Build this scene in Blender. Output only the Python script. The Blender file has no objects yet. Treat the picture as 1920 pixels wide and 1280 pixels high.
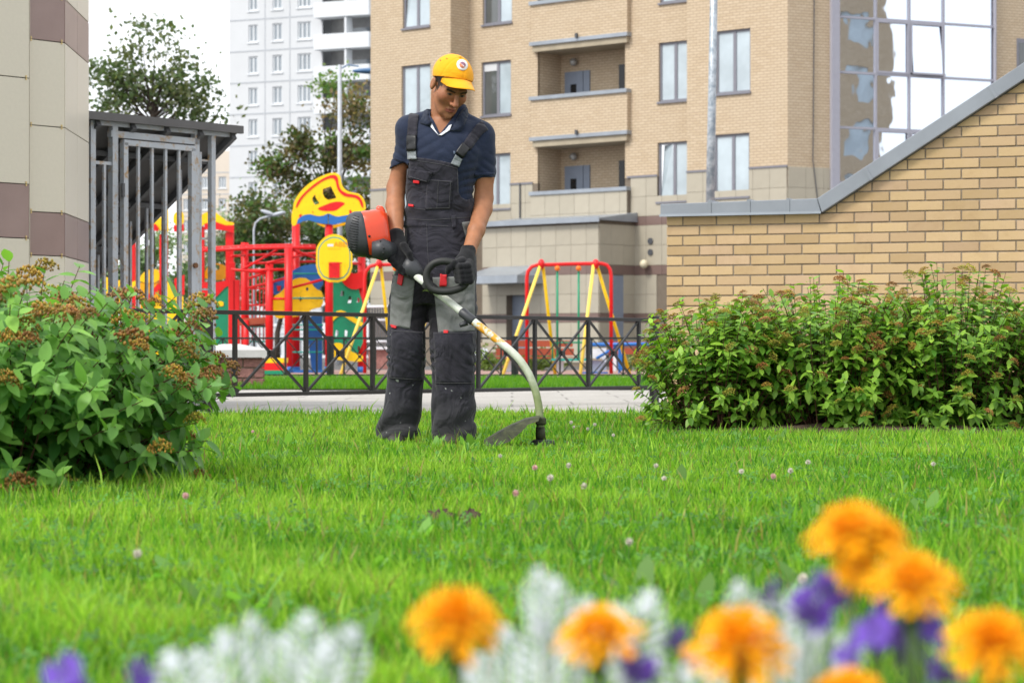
import bpy, bmesh, math, random
import numpy as np
from mathutils import Vector, Matrix
from mathutils.bvhtree import BVHTree

S = bpy.context.scene
COL = S.collection
R = math.radians

# ------------------------------------------------------------------ camera
F = 4600.0            # focal length in pixels of the 1920 px wide photograph
CZ = 0.42             # camera height
HY = 662.0            # horizon row
cam_d = bpy.data.cameras.new('camera'); cam = bpy.data.objects.new('camera', cam_d)
COL.objects.link(cam); S.camera = cam
cam.location = (0, 0, CZ); cam.rotation_euler = (R(90), 0, 0)
cam_d.sensor_width = 36.0; cam_d.lens = F / 1920 * 36.0
cam_d.shift_y = (HY - 640.0) / 1920.0
cam_d.clip_start = 0.1; cam_d.clip_end = 2000
cam_d.dof.use_dof = True; cam_d.dof.focus_distance = 10.9; cam_d.dof.aperture_fstop = 8.5

# ------------------------------------------------------------------ world, sun, exposure
SUN_EL, SUN_AZ = R(50), R(-128)        # light from the left behind the camera, through thin cloud
wd = bpy.data.worlds.new('World'); S.world = wd; wd.use_nodes = True
wn = wd.node_tree.nodes; wl = wd.node_tree.links
for n in list(wn): wn.remove(n)
wo = wn.new('ShaderNodeOutputWorld'); wb = wn.new('ShaderNodeBackground')
sk = wn.new('ShaderNodeTexSky'); sk.sky_type = 'NISHITA'; sk.sun_disc = False
sk.sun_elevation = SUN_EL; sk.sun_rotation = SUN_AZ
sk.air_density = 1.0; sk.dust_density = 4.0; sk.ozone_density = 1.0
hs = wn.new('ShaderNodeHueSaturation'); hs.inputs['Saturation'].default_value = 0.25
mxs = wn.new('ShaderNodeMix'); mxs.data_type = 'RGBA'; mxs.inputs[0].default_value = 0.72
mxs.inputs[7].default_value = (9.6, 9.9, 10.3, 1)      # even cloud deck over the clear sky
wl.new(sk.outputs[0], hs.inputs['Color']); wl.new(hs.outputs[0], mxs.inputs[6])
wl.new(mxs.outputs[2], wb.inputs[0]); wb.inputs[1].default_value = 0.098
wl.new(wb.outputs[0], wo.inputs[0])
sun_d = bpy.data.lights.new('sun', 'SUN'); sun = bpy.data.objects.new('sun', sun_d); COL.objects.link(sun)
sun_d.energy = 1.5; sun_d.angle = R(14); sun_d.color = (1.0, 0.95, 0.87)
sdir = Vector((math.sin(SUN_AZ) * math.cos(SUN_EL), math.cos(SUN_AZ) * math.cos(SUN_EL), math.sin(SUN_EL)))
sun.rotation_euler = sdir.to_track_quat('Z', 'Y').to_euler()
S.view_settings.view_transform = 'Standard'; S.view_settings.look = 'None'
S.view_settings.exposure = 1.0; S.view_settings.gamma = 1.0
S.view_settings.use_curve_mapping = False
S.cycles.max_bounces = 8; S.cycles.transparent_max_bounces = 8; S.cycles.use_denoising = True

# ------------------------------------------------------------------ helpers
def W(x, y, D):
    """point of the place that lies D metres in front of the camera at photo position x, y"""
    return Vector(((x - 960.0) / F * D, D, CZ + (HY - y) / F * D))

def tag(o, label=None, cat=None, group=None, kind=None):
    if label: o['label'] = label
    if cat: o['category'] = cat
    if group: o['group'] = group
    if kind: o['kind'] = kind
    return o

def empty(name, loc=(0, 0, 0), rz=0.0, **kw):
    o = bpy.data.objects.new(name, None); COL.objects.link(o)
    o.location = loc; o.rotation_euler = (0, 0, rz); o.empty_display_size = 0.1
    return tag(o, **kw)

def link(name, me, parent=None, loc=None, rot=None, scale=None):
    o = bpy.data.objects.new(name, me); COL.objects.link(o)
    if parent: o.parent = parent
    if loc is not None: o.location = loc
    if rot is not None: o.rotation_euler = rot
    if scale is not None: o.scale = scale
    return o

def copy_tree(o, parent=None):
    c = o.copy(); COL.objects.link(c); c.parent = parent
    for ch in list(o.children): copy_tree(ch, c)
    return c

class MB:
    """collects boxes, bars, tubes, plates; build() links them as one mesh object"""
    def __init__(s): s.v = []; s.f = []; s.m = []; s.cm = 0
    def add(s, vs, fs):
        b = len(s.v); s.v += [tuple(p) for p in vs]
        s.f += [tuple(b + i for i in f) for f in fs]; s.m += [s.cm] * len(fs); return s
    def box(s, c, d, M=None):
        hx, hy, hz = d[0] / 2, d[1] / 2, d[2] / 2
        vs = [Vector((x, y, z)) for x in (-hx, hx) for y in (-hy, hy) for z in (-hz, hz)]
        if M is not None: vs = [M @ p for p in vs]
        vs = [p + Vector(c) for p in vs]
        return s.add(vs, [(0, 1, 3, 2), (4, 6, 7, 5), (0, 4, 5, 1), (2, 3, 7, 6), (0, 2, 6, 4), (1, 5, 7, 3)])
    def b2(s, x0, x1, y0, y1, z0, z1):
        return s.box(((x0 + x1) / 2, (y0 + y1) / 2, (z0 + z1) / 2), (abs(x1 - x0), abs(y1 - y0), abs(z1 - z0)))
    def bar(s, p0, p1, w, h=None, up=Vector((0, 0, 1))):
        p0 = Vector(p0); p1 = Vector(p1); h = h or w; d = p1 - p0; L = d.length; d.normalize()
        if abs(d.dot(up)) > 0.98: up = Vector((0, 1, 0))
        a = d.cross(up).normalized(); b = a.cross(d)
        M = Matrix((a, d, b)).transposed()
        return s.box((p0 + p1) / 2, (w, L, h), M)
    def tube(s, path, r, n=10, caps=True):
        P = [Vector(p) for p in path]; m = len(P)
        rr = r if isinstance(r, (list, tuple)) else [r] * m
        vs = []; prev = None
        for i, p in enumerate(P):
            t = (P[min(i + 1, m - 1)] - P[max(i - 1, 0)]).normalized()
            if prev is None:
                a = t.cross(Vector((0, 0, 1)))
                if a.length < 0.05: a = t.cross(Vector((0, 1, 0)))
            else: a = prev - t * prev.dot(t)
            a.normalize(); b = t.cross(a); prev = a
            for k in range(n):
                an = 2 * math.pi * k / n
                vs.append(p + a * math.cos(an) * rr[i] + b * math.sin(an) * rr[i])
        fs = [(i * n + k, i * n + (k + 1) % n, (i + 1) * n + (k + 1) % n, (i + 1) * n + k) for i in range(m - 1) for k in range(n)]
        if caps: fs += [tuple(range(n - 1, -1, -1)), tuple((m - 1) * n + k for k in range(n))]
        return s.add(vs, fs)
    def plate(s, pts, nrm):
        """closed outline of 3-D points extruded by vector nrm"""
        n = len(pts); nrm = Vector(nrm); A = [Vector(p) for p in pts]; B = [p + nrm for p in A]
        fs = [tuple(range(n)), tuple(range(2 * n - 1, n - 1, -1))]
        fs += [(i, n + i, n + (i + 1) % n, (i + 1) % n) for i in range(n)]
        return s.add(A + B, fs)
    def ball(s, c, r, nu=12, nv=8):
        if not isinstance(r, (tuple, list)): r = (r, r, r)
        vs = []; c = Vector(c)
        for j in range(nv + 1):
            th = math.pi * j / nv
            for i in range(nu):
                ph = 2 * math.pi * i / nu
                vs.append(c + Vector((r[0] * math.sin(th) * math.cos(ph), r[1] * math.sin(th) * math.sin(ph), r[2] * math.cos(th))))
        fs = [(j * nu + i, (j + 1) * nu + i, (j + 1) * nu + (i + 1) % nu, j * nu + (i + 1) % nu) for j in range(nv) for i in range(nu)]
        return s.add(vs, fs)
    def mesh(s, name, mats=None, smooth=False, bevel=0):
        me = bpy.data.meshes.new(name); me.from_pydata(s.v, [], s.f)
        bm = bmesh.new(); bm.from_mesh(me)
        bmesh.ops.recalc_face_normals(bm, faces=bm.faces)
        if bevel: bmesh.ops.bevel(bm, geom=bm.edges[:], offset=bevel, segments=1, affect='EDGES', clamp_overlap=True)
        bm.to_mesh(me); bm.free()
        if mats is not None:
            for m in (mats if isinstance(mats, (list, tuple)) else [mats]): me.materials.append(m)
        if not bevel: me.polygons.foreach_set('material_index', s.m if len(me.polygons) == len(s.m) else [0] * len(me.polygons))
        if smooth: me.polygons.foreach_set('use_smooth', [True] * len(me.polygons))
        return me
    def build(s, name, mats, parent=None, smooth=False, bevel=0, loc=None):
        return link(name, s.mesh(name, mats, smooth, bevel), parent, loc)

def rawmesh(name, v, f, mats=None, smooth=False, cols=None):
    """fast mesh from numpy: v (n,3), f list of arrays (m,k)"""
    me = bpy.data.meshes.new(name)
    v = np.asarray(v, np.float32); fl = f if isinstance(f, list) else [f]
    nl = sum(a.size for a in fl); nf = sum(len(a) for a in fl)
    me.vertices.add(len(v)); me.vertices.foreach_set('co', v.ravel())
    me.loops.add(nl); me.loops.foreach_set('vertex_index', np.concatenate([a.ravel() for a in fl]).astype(np.int32))
    me.polygons.add(nf)
    tot = np.concatenate([np.full(len(a), a.shape[1], np.int32) for a in fl])
    st = np.concatenate([[0], np.cumsum(tot)[:-1]]).astype(np.int32)
    me.polygons.foreach_set('loop_start', st); me.polygons.foreach_set('loop_total', tot)
    if smooth: me.polygons.foreach_set('use_smooth', np.ones(nf, bool))
    me.update(calc_edges=True); me.validate()
    if cols is not None:
        a = me.color_attributes.new('Col', 'FLOAT_COLOR', 'POINT')
        c = np.ones((len(v), 4), np.float32); c[:, :3] = cols
        a.data.foreach_set('color', c.ravel())
    if mats is not None:
        for m in (mats if isinstance(mats, (list, tuple)) else [mats]): me.materials.append(m)
    return me

# ------------------------------------------------------------------ materials
def srgb(r, g, b):
    f = lambda c: (c / 255 / 12.92) if c / 255 <= 0.04045 else ((c / 255 + 0.055) / 1.055) ** 2.4
    return (f(r), f(g), f(b))

class NT:
    def __init__(s, name):
        s.m = bpy.data.materials.new(name); s.m.use_nodes = True
        s.t = s.m.node_tree; s.n = s.t.nodes; s.l = s.t.links
        s.p = s.n['Principled BSDF']; s.out = s.n['Material Output']
    def new(s, t, **kw):
        n = s.n.new(t)
        for k, v in kw.items(): setattr(n, k, v)
        return n
    def li(s, a, b): s.l.new(a, b)
    def mix(s, fac, a, b, mode='MIX'):
        n = s.n.new('ShaderNodeMix'); n.data_type = 'RGBA'; n.blend_type = mode
        for i, v in ((0, fac), (6, a), (7, b)):
            if hasattr(v, 'is_output') or isinstance(v, bpy.types.NodeSocket): s.l.new(v, n.inputs[i])
            elif i == 0: n.inputs[0].default_value = v
            else: n.inputs[i].default_value = (*v, 1) if len(v) == 3 else v
        return n.outputs[2]
    def ramp(s, fac, p0, p1, c0=(0, 0, 0, 1), c1=(1, 1, 1, 1)):
        n = s.n.new('ShaderNodeValToRGB'); n.color_ramp.elements[0].position = p0; n.color_ramp.elements[1].position = p1
        n.color_ramp.elements[0].color = c0; n.color_ramp.elements[1].color = c1
        s.l.new(fac, n.inputs[0]); return n.outputs[0]
    def noise(s, scale, detail=3, rough=0.6, vec=None, dist=0.0):
        n = s.n.new('ShaderNodeTexNoise'); n.inputs['Scale'].default_value = scale
        n.inputs['Detail'].default_value = detail; n.inputs['Roughness'].default_value = rough
        n.inputs['Distortion'].default_value = dist
        s.l.new(vec if vec else s.obj(), n.inputs['Vector']); return n.outputs['Fac']
    def obj(s):
        if not hasattr(s, '_tc'): s._tc = s.n.new('ShaderNodeTexCoord')
        return s._tc.outputs['Object']
    def geo(s):
        if not hasattr(s, '_gm'): s._gm = s.n.new('ShaderNodeNewGeometry')
        return s._gm.outputs['Position']
    def rnd(s):
        if not hasattr(s, '_oi'): s._oi = s.n.new('ShaderNodeObjectInfo')
        return s._oi.outputs['Random']
    def bump(s, h, strength=0.3, dist=0.01):
        n = s.n.new('ShaderNodeBump'); n.inputs['Strength'].default_value = strength; n.inputs['Distance'].default_value = dist
        s.l.new(h, n.inputs['Height']); s.l.new(n.outputs[0], s.p.inputs['Normal'])
    def set(s, **kw):
        names = dict(rough='Roughness', metal='Metallic', spec='Specular IOR Level', coat='Coat Weight', sheen='Sheen Weight', trans='Transmission Weight', ior='IOR')
        for k, v in kw.items():
            sock = s.p.inputs[names[k]]
            if isinstance(v, bpy.types.NodeSocket): s.l.new(v, sock)
            else: sock.default_value = v
        return s
    def col(s, c):
        if isinstance(c, bpy.types.NodeSocket): s.l.new(c, s.p.inputs['Base Color'])
        else: s.p.inputs['Base Color'].default_value = (*c, 1)
        return s

def plain(name, c, rough=0.55, var=0.12, scale=6.0, bump=0.0, bscale=120.0, metal=0.0, spec=0.4, rnd=0.0, dirt=None, dirt_amt=0.0, coat=0.0, world=False):
    t = NT(name); vec = t.geo() if world else t.obj()
    n = t.noise(scale, 4, 0.65, vec)
    lo = tuple(x * (1 - var) for x in c); hi = tuple(min(1, x * (1 + var)) for x in c)
    o = t.mix(t.ramp(n, 0.3, 0.7), lo, hi)
    if rnd:
        o = t.mix(1.0, o, t.ramp(t.rnd(), 0, 1, (1 - rnd, 1 - rnd, 1 - rnd, 1), (1 + rnd * .6, 1 + rnd * .6, 1 + rnd * .6, 1)), 'MULTIPLY')
    if dirt:
        d = t.ramp(t.noise(scale * 2.3, 5, 0.7, vec, 0.6), 0.62 - dirt_amt * .25, 0.72)
        o = t.mix(d, o, dirt)
    t.col(o); t.set(rough=rough, metal=metal, spec=spec)
    if coat: t.set(coat=coat)
    if bump: t.bump(t.noise(bscale, 3, 0.6, vec), bump, 0.01)
    return t.m
# ------------------------------------------------------------------ frames for things that stand at an angle
class Frame:
    """plan frame: origin, x axis turned by rz; s runs along x, n along y (away from the camera)"""
    def __init__(s, ox, oy, rz): s.o = (ox, oy); s.rz = rz; s.u = (math.cos(rz), math.sin(rz)); s.w = (-math.sin(rz), math.cos(rz))
    def s(self, x, n=0.0):
        k = (x - 960.0) / F; ox, oy = self.o
        return (k * (oy + n * self.w[1]) - ox - n * self.w[0]) / (self.u[0] - k * self.u[1])
    def D(self, s, n=0.0): return self.o[1] + s * self.u[1] + n * self.w[1]
    def z(self, y, s, n=0.0): return CZ + (HY - y) / F * self.D(s, n)

def holed(mb, s0, s1, z0, z1, n, holes, depth=0.12):
    """upright wall sheet on local y = n with rectangular openings and their reveals"""
    xs = sorted({s0, s1, *[min(max(h[i], s0), s1) for h in holes for i in (0, 1)]})
    zs = sorted({z0, z1, *[min(max(h[i], z0), z1) for h in holes for i in (2, 3)]})
    for a, b in zip(xs, xs[1:]):
        for c, d in zip(zs, zs[1:]):
            mx, mz = (a + b) / 2, (c + d) / 2
            if any(h[0] < mx < h[1] and h[2] < mz < h[3] for h in holes): continue
            mb.add([(a, n, c), (b, n, c), (b, n, d), (a, n, d)], [(0, 1, 2, 3)])
    for a, b, c, d in holes:
        e = n + depth
        qs = [[(a, n, c), (a, e, c), (a, e, d), (a, n, d)], [(b, n, c), (b, n, d), (b, e, d), (b, e, c)]]
        if c > z0 + 1e-4: qs.append([(a, n, c), (b, n, c), (b, e, c), (a, e, c)])
        if d < z1 - 1e-4: qs.append([(a, n, d), (a, e, d), (b, e, d), (b, n, d)])
        for q in qs: mb.add(q, [(0, 1, 2, 3)])

# ------------------------------------------------------------------ materials of the setting
def brick_mat(name, c1, c2, c3, mortar, bw, rh, ms, off=0.5):
    t = NT(name); sep = t.new('ShaderNodeSeparateXYZ'); t.li(t.obj(), sep.inputs[0])
    ad = t.new('ShaderNodeMath', operation='ADD'); t.li(sep.outputs[0], ad.inputs[0]); t.li(sep.outputs[1], ad.inputs[1])
    cb = t.new('ShaderNodeCombineXYZ'); t.li(ad.outputs[0], cb.inputs[0]); t.li(sep.outputs[2], cb.inputs[1])
    b = t.new('ShaderNodeTexBrick'); b.offset = off
    t.li(cb.outputs[0], b.inputs['Vector'])
    b.inputs['Scale'].default_value = 1; b.inputs['Brick Width'].default_value = bw; b.inputs['Row Height'].default_value = rh
    b.inputs['Mortar Size'].default_value = ms; b.inputs['Mortar Smooth'].default_value = 0.1; b.inputs['Bias'].default_value = 0.0
    b.inputs['Color1'].default_value = (*c1, 1); b.inputs['Color2'].default_value = (*c2, 1); b.inputs['Mortar'].default_value = (*mortar, 1)
    big = t.ramp(t.noise(0.7, 4, 0.6), 0.45, 0.75)
    c = t.mix(big, b.outputs['Color'], t.mix(b.outputs['Fac'], c3, mortar))
    t.col(c); t.set(rough=0.85, spec=0.25)
    inv = t.new('ShaderNodeMath', operation='SUBTRACT'); inv.inputs[0].default_value = 1; t.li(b.outputs['Fac'], inv.inputs[1])
    t.bump(inv.outputs[0], 0.5, 0.01)
    return t.m

M = {}
M['fbrick'] = brick_mat('facing_brick', (.52, .42, .30), (.465, .365, .25), (.50, .405, .29), (.32, .245, .175), .25, .0886, .009)
M['tile_beige'] = plain('beige_porcelain_tile', (.38, .345, .275), .32, .05, 2, rnd=.05, bump=.02, spec=.4)
M['tile_brown'] = plain('brown_porcelain_tile', (.17, .115, .10), .35, .10, 30, rnd=.06, spec=.4)
M['joint'] = plain('dark_joint', (.16, .13, .10), .9)
M['wframe'] = plain('grey_window_frame', (.185, .185, .215), .45, .05)
M['bayframe'] = plain('lavender_grey_frame', (.33, .33, .385), .45, .04)
M['soffit'] = plain('concrete_soffit', (.35, .30, .22), .9, .12, 2)
M['flash'] = plain('grey_sheet_metal', (.30, .33, .37), .38, .12, 1.5, metal=.35)
M['bdoor'] = plain('blue_grey_door', (.20, .235, .30), .45, .05)
M['black'] = plain('black_pane', (.012, .013, .015), .2)
M['globe'] = plain('opal_globe', (.62, .56, .40), .15, .03)
M['chrome'] = plain('bulkhead_lamp_glass', (.36, .36, .35), .15, .05, metal=.3)
M['vent'] = plain('dark_vent', (.07, .075, .085), .5)
def glass(name, c, rough=.04, wav=0.0, metal=0.0, var=.25):
    t = NT(name); n = t.noise(.8, 3)
    t.col(t.mix(t.ramp(n, .35, .7), tuple(x * (1 - var) for x in c), c))
    t.set(rough=rough, spec=.9, metal=metal)
    if wav: t.bump(t.noise(.9, 2, .5), wav, .25)
    return t.m
M['pane'] = glass('curtained_window_glass', (.46, .54, .59))
M['pane_dark'] = glass('dark_window_glass', (.10, .11, .11))
M['mirror'] = glass('mirror_glass', (.70, .76, .85), .015, .014, 1.0, .03)
M['twhite'] = plain('white_panel_concrete', (.545, .56, .58), .9, .05, .15)
M['twhite2'] = plain('white_parapet', (.62, .645, .67), .85, .04, .3)
M['tjoint'] = plain('panel_joint', (.40, .42, .45), .9)
M['tglass'] = glass('far_window_glass', (.26, .30, .34))
M['trecess'] = plain('balcony_recess', (.33, .33, .33), .9)
M['fbeige'] = plain('far_beige_panel', (.60, .53, .45), .9, .06, .2)

# ------------------------------------------------------------------ ground
def sheet(name, pts, z, mat, kind='structure'):
    mb = MB(); mb.add([(x, y, z) for x, y in pts], [tuple(range(len(pts)))])
    o = mb.build(name, mat); tag(o, kind=kind); return o
asphalt = plain('asphalt', (.085, .082, .08), .9, .2, .8, bump=.2, bscale=80)
sheet('ground', [(-400, -30), (400, -30), (400, 900), (-400, 900)], 0.0, asphalt)
def paving_mat():
    t = NT('concrete_paving'); n = t.noise(1.3, 5, .7); n2 = t.noise(60, 3, .6)
    c = t.mix(t.ramp(n, .35, .7), (.31, .29, .265), (.43, .41, .38))
    b = t.new('ShaderNodeTexBrick'); t.li(t.obj(), b.inputs['Vector']); b.inputs['Scale'].default_value = 1
    b.inputs['Brick Width'].default_value = 1.0; b.inputs['Row Height'].default_value = 1.0; b.inputs['Mortar Size'].default_value = .012
    c = t.mix(b.outputs['Fac'], c, (.16, .15, .135))
    t.col(t.mix(t.ramp(n2, .4, .75), c, (.25, .235, .21))); t.set(rough=.9); t.bump(n2, .15); return t.m
M['paving'] = paving_mat()
sheet('pavement', [(-14, 16.34), (12, 16.34), (12, 27.6), (0.5, 27.6), (-2.2, 27.2), (-3.2, 29.8), (-14, 30)], .004, M['paving'])
M['redpave'] = plain('pink_rubble_paving', (.30, .185, .155), .95, .15, 5, bump=.2, bscale=30)
sheet('playground_paving', [(-16, 37.9), (16, 37.9), (16, 60), (-16, 60)], .006, M['redpave'])
kerbm = plain('concrete_kerb', (.40, .385, .35), .9, .15, 3, bump=.2)
mb = MB()
for i in range(14): mb.b2(-7 + i * 1.0 + .004, -6 + i * 1.0 - .004, 16.22, 16.32, -.05, .03)
tag(mb.build('kerb', kerbm, bevel=.008), kind='structure')
def soil(name, c0, c1, sc):
    t = NT(name); n = t.noise(sc, 6, .75); t.col(t.mix(t.ramp(n, .35, .65), c0, c1)); t.set(rough=1.0, spec=.1); t.bump(t.noise(sc * 5, 4, .7), .8, .02); return t.m
M['lawnsoil'] = soil('lawn_soil', (.035, .05, .012), (.07, .10, .02), 9)
M['soil'] = soil('bed_soil', (.045, .032, .022), (.12, .085, .06), 8)
sheet('lawn', [(-7, .3), (7, .3), (7, 16.2), (-7, 16.2)], .005, M['lawnsoil'])
sheet('lawn_strip', [(-16, 27.9), (16, 27.9), (16, 37.7), (-16, 37.7)], .012, M['lawnsoil'])

# ------------------------------------------------------------------ the brick apartment building
FB = Frame(2.2, 79.0, R(-41)); bld = empty('apartment_building', (2.2, 79.0, 0), R(-41),
    label='cream brick apartment building with recessed balconies, tiled base and tall glazed bay', cat='building')
TOP = 18.2
SILL = []
def win(x0, x1, y0, y1, n, cut=None, tilt=False, dark=(0, 0)):
    """opening read on plane n; returns the opening and remembers the window for later"""
    s0, s1 = FB.s(x0, n), FB.s(x1, n); sm = (s0 + s1) / 2
    h = (s0, s1, FB.z(y1, sm, n), FB.z(y0, sm, n)); SILL.append((h, n, tilt, dark)); return h
nA1, nA4, nP = -.93, -.6, -1.8
sA1 = FB.s(845, nA1); sC = FB.s(1477, nA4); sA4 = FB.s(1288, nA4); sL = FB.s(695, nA1)
A1 = [win(753, 807, 122, 236, nA1), win(755, 806, -66, 52, nA1, tilt=True), win(752, 806, 296, 410, nA1)]
A2 = [win(903, 958, 115, 217, 0, dark=(1, 0)), win(905, 960, -70, 45, 0, dark=(1, 0)), win(902, 957, 288, 392, 0)]
A3 = [win(1235, 1292, 78, 190, 0), win(1237, 1294, -108, 4, 0), win(1233, 1290, 266, 378, 0, tilt=True)]
A4 = [win(1341, 1407, 56, 175, nA4), win(1338, 1405, 251, 370, nA4), win(1344, 1409, -145, -20, nA4)]
b0, b1 = FB.s(1008, 0), FB.s(1172, 0)
PT = [5.6, 8.7, 11.8, 14.9]
BAL = [(b0, b1, z, z + 1.64) for z in PT[:-1]] + [(b0, b1, 14.9, 16.54)]
TZ = 5.97
mb = MB()
holed(mb, sL, sA1, TZ, TOP, nA1, A1[:2] + [(A1[2][0], A1[2][1], TZ, A1[2][3])] if A1[2][3] > TZ else A1[:2])
def clip(hs, z): return [(a, b, max(c, z), d) for a, b, c, d in hs if d > z]
mb = MB()
holed(mb, sL, sA1, TZ, TOP, nA1, clip(A1, TZ))
mb.add([(sA1, nA1, 0), (sA1, 0, 0), (sA1, 0, TOP), (sA1, nA1, TOP)], [(0, 1, 2, 3)])
mb.add([(sL, nA1, 0), (sL, 6, 0), (sL, 6, TOP), (sL, nA1, TOP)], [(3, 2, 1, 0)])
s3 = sA4 + .5
holed(mb, sA1, s3, TZ, TOP, 0, clip(A2 + A3 + BAL, TZ))
holed(mb, sA4, sC, TZ, TOP, nA4, clip(A4, TZ))
mb.add([(sA4, nA4, 0), (sA4, .02, 0), (sA4, .02, TOP), (sA4, nA4, TOP)], [(0, 1, 2, 3)])
for a, b, c, d in BAL:                                  # recess behind each balcony
    e = 1.2
    mb.add([(a, 0, c - 1.2), (a, e, c - 1.2), (a, e, d), (a, 0, d)], [(0, 1, 2, 3)])
    mb.add([(b, 0, c - 1.2), (b, e, c - 1.2), (b, e, d), (b, 0, d)], [(3, 2, 1, 0)])
    mb.add([(a, e, c - 1.2), (b, e, c - 1.2), (b, e, d), (a, e, d)], [(0, 1, 2, 3)])
mb.build('brick_wall', M['fbrick'], bld)
# second wing beyond the corner, chamfer and the wall right of the glazed bay
CW = (FB.o[0] + sC * FB.u[0] + nA4 * FB.w[0], FB.o[1] + sC * FB.u[1] + nA4 * FB.w[1])
FC = Frame(CW[0], CW[1], R(25)); rc = R(25) - R(-41)
def c2b(s, n, z):
    """chamfer frame to building frame"""
    return (sC + s * math.cos(rc) - n * math.sin(rc), nA4 + s * math.sin(rc) + n * math.cos(rc), z)
def cwall(mb2, s0, s1, z0, z1, n=0.0):
    mb2.add([c2b(s0, n, z0), c2b(s1, n, z0), c2b(s1, n, z1), c2b(s0, n, z1)], [(0, 1, 2, 3)])
g0, g1 = FC.s(1556), FC.s(1864)
mb = MB(); cwall(mb, 0, g0, TZ, TOP); cwall(mb, g1, g1 + 4.5, 0, TOP)
mb.build('brick_wall', M['fbrick'], bld)
mb = MB()
mb.add([(sL, nA1, TOP), (sA1, nA1, TOP), (sA1, 0, TOP), (sA4, 0, TOP), (sA4, nA4, TOP), (sC, nA4, TOP), c2b(g1 + 4.5, 0, TOP), c2b(g1 + 4.5, 9, TOP), (sL, 9, TOP)], [tuple(range(9))])
mb.build('roof', M['flash'], bld)
# balconies
for i, z in enumerate(PT):
    p0, p1 = FB.s(995, -.18), FB.s(1176, -.18)
    if i > 0:
        MB().b2(p0, p1, -.18, .1, z - 1.32, z - .04).build('balcony_parapet', M['fbrick'], bld)
        MB().b2(p0 - .03, p1 + .03, -.23, .05, z - 1.36, z - 1.24).build('balcony_flashing', M['flash'], bld)
        MB().b2(p0 + .06, p1 - .04, -.16, 1.25, z - 1.56, z - 1.362).build('balcony_slab', M['soffit'], bld)
    MB().b2(p0 - .03, p1 + .02, -.25, .14, z - .04, z + .08).build('balcony_coping', M['flash'], bld)
    e = 1.2
    d0, d1 = FB.s(1061, e), FB.s(1107, e); dz = z - 1.15
    dm = MB().b2(d0, d0 + (d1 - d0) * .74, e - .06, e - .003, dz, dz + 2.12).build('balcony_door', M['bdoor'], bld)
    MB().b2(d0 + .26, d0 + .5, e - .075, e - .061, dz + .3, dz + 1.70).build('door_light', M['black'], dm)
    MB().b2(d0 + (d1 - d0) * .76, d1, e - .05, e - .003, dz, dz + 2.12).build('side_panel', M['bdoor'], dm)
    MB().b2(FB.s(1162, e), FB.s(1173, e), e - .05, e - .003, dz + .9, dz + 2.2).build('window', M['black'], bld)
    sl = FB.s(1080, e)
    MB().ball((sl, e - .13, z + 1.27), .13, 14, 10).build('bulkhead_lamp', M['chrome'], bld, True)
    if i: MB().b2((p0 + p1) / 2 - .04, (p0 + p1) / 2 + .04, -.31, -.235, z - 1.27, z - 1.12).build('drain_spout', M['vent'], bld)
# windows
def put_window(parent, s0, s1, z0, z1, n, tilt=False, dark=(0, 0), ins=.07, fw=.07, fm='wframe'):
    w = MB(); y0, y1 = n + ins, n + ins + .06
    w.b2(s0, s1, y0, y1, z0, z0 + fw); w.b2(s0, s1, y0, y1, z1 - fw, z1)
    w.b2(s0, s0 + fw, y0, y1, z0 + fw, z1 - fw); w.b2(s1 - fw, s1, y0, y1, z0 + fw, z1 - fw)
    m = s0 + (s1 - s0) * .52; w.b2(m - fw * .8, m + fw * .8, y0, y1, z0 + fw, z1 - fw)
    o = w.build('window', M[fm], parent)
    for k, (a, b) in enumerate(((s0 + fw, m - fw * .8), (m + fw * .8, s1 - fw))):
        g = MB(); za, zb = z0 + fw, z1 - fw; t = .16 if (tilt and k == 0) else 0
        g.add([(a, y0 + .03, za), (b, y0 + .03, za), (b, y0 + .03 - t * .3, zb), (a, y0 + .03 + t, zb)], [(0, 1, 2, 3)])
        g.build('pane', M['pane_dark' if dark[k] else 'pane'], o)
        if dark[k]:
            MB().b2(a, b, y0 + .006, y0 + .02, zb - (zb - za) * .14, zb).build('blind', M['twhite'], o)
    MB().b2(s0 - .04, s1 + .03, n - .06, y0, z0 - .05, z0 + .012).build('sill', M['wframe'], o)
for h, n, tl, dk in SILL: put_window(bld, *h, n, tl, dk)
# base: backing walls, tiles
ROWS = [(5.35, 5.97, 0), (4.73, 5.35, 0), (4.44, 4.73, 1), (3.81, 4.44, 0), (3.18, 3.81, 0), (2.88, 3.18, 1), (2.27, 2.88, 0), (1.67, 2.27, 0), (1.38, 1.67, 1), (.75, 1.38, 0), (.12, .75, 0)]
TM = {}
def tile_mesh(w, h, br):
    k = (round(w, 3), round(h, 3), br)
    if k not in TM:
        TM[k] = MB().b2(.004, w - .004, -.022, 0, .004, h - .004).mesh('tile', M['tile_brown' if br else 'tile_beige'], bevel=.003)
    return TM[k]
def tile_run(x0, x1, n, rows, holes=(), tw=.62, fr=None, rot=0.0):
    k = 0; a = x0
    while a < x1 - .02:
        b = min(a + tw, x1)
        for z0, z1, br in rows:
            segs = [(a, b)]
            for h in holes:
                if h[2] < (z0 + z1) / 2 < h[3]:
                    segs = [q for p, r in segs for q in ((p, min(r, h[0])), (max(p, h[1]), r)) if q[1] - q[0] > .03]
            for p, r in segs:
                loc = fr(p, n, z0) if fr else (p, n, z0)
                link('tile', tile_mesh(r - p, z1 - z0, br), bld, loc, (0, 0, rot))
        a = b
mb = MB()
holed(mb, sL, sA1, 0, TZ, nA1 + .002, [(a, b, c, min(d, TZ)) for a, b, c, d in A1 if c < TZ])
holed(mb, sA1, s3, 0, TZ, .002, [(a, b, c, min(d, TZ)) for a, b, c, d in A2 + A3 + BAL if c < TZ])
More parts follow.
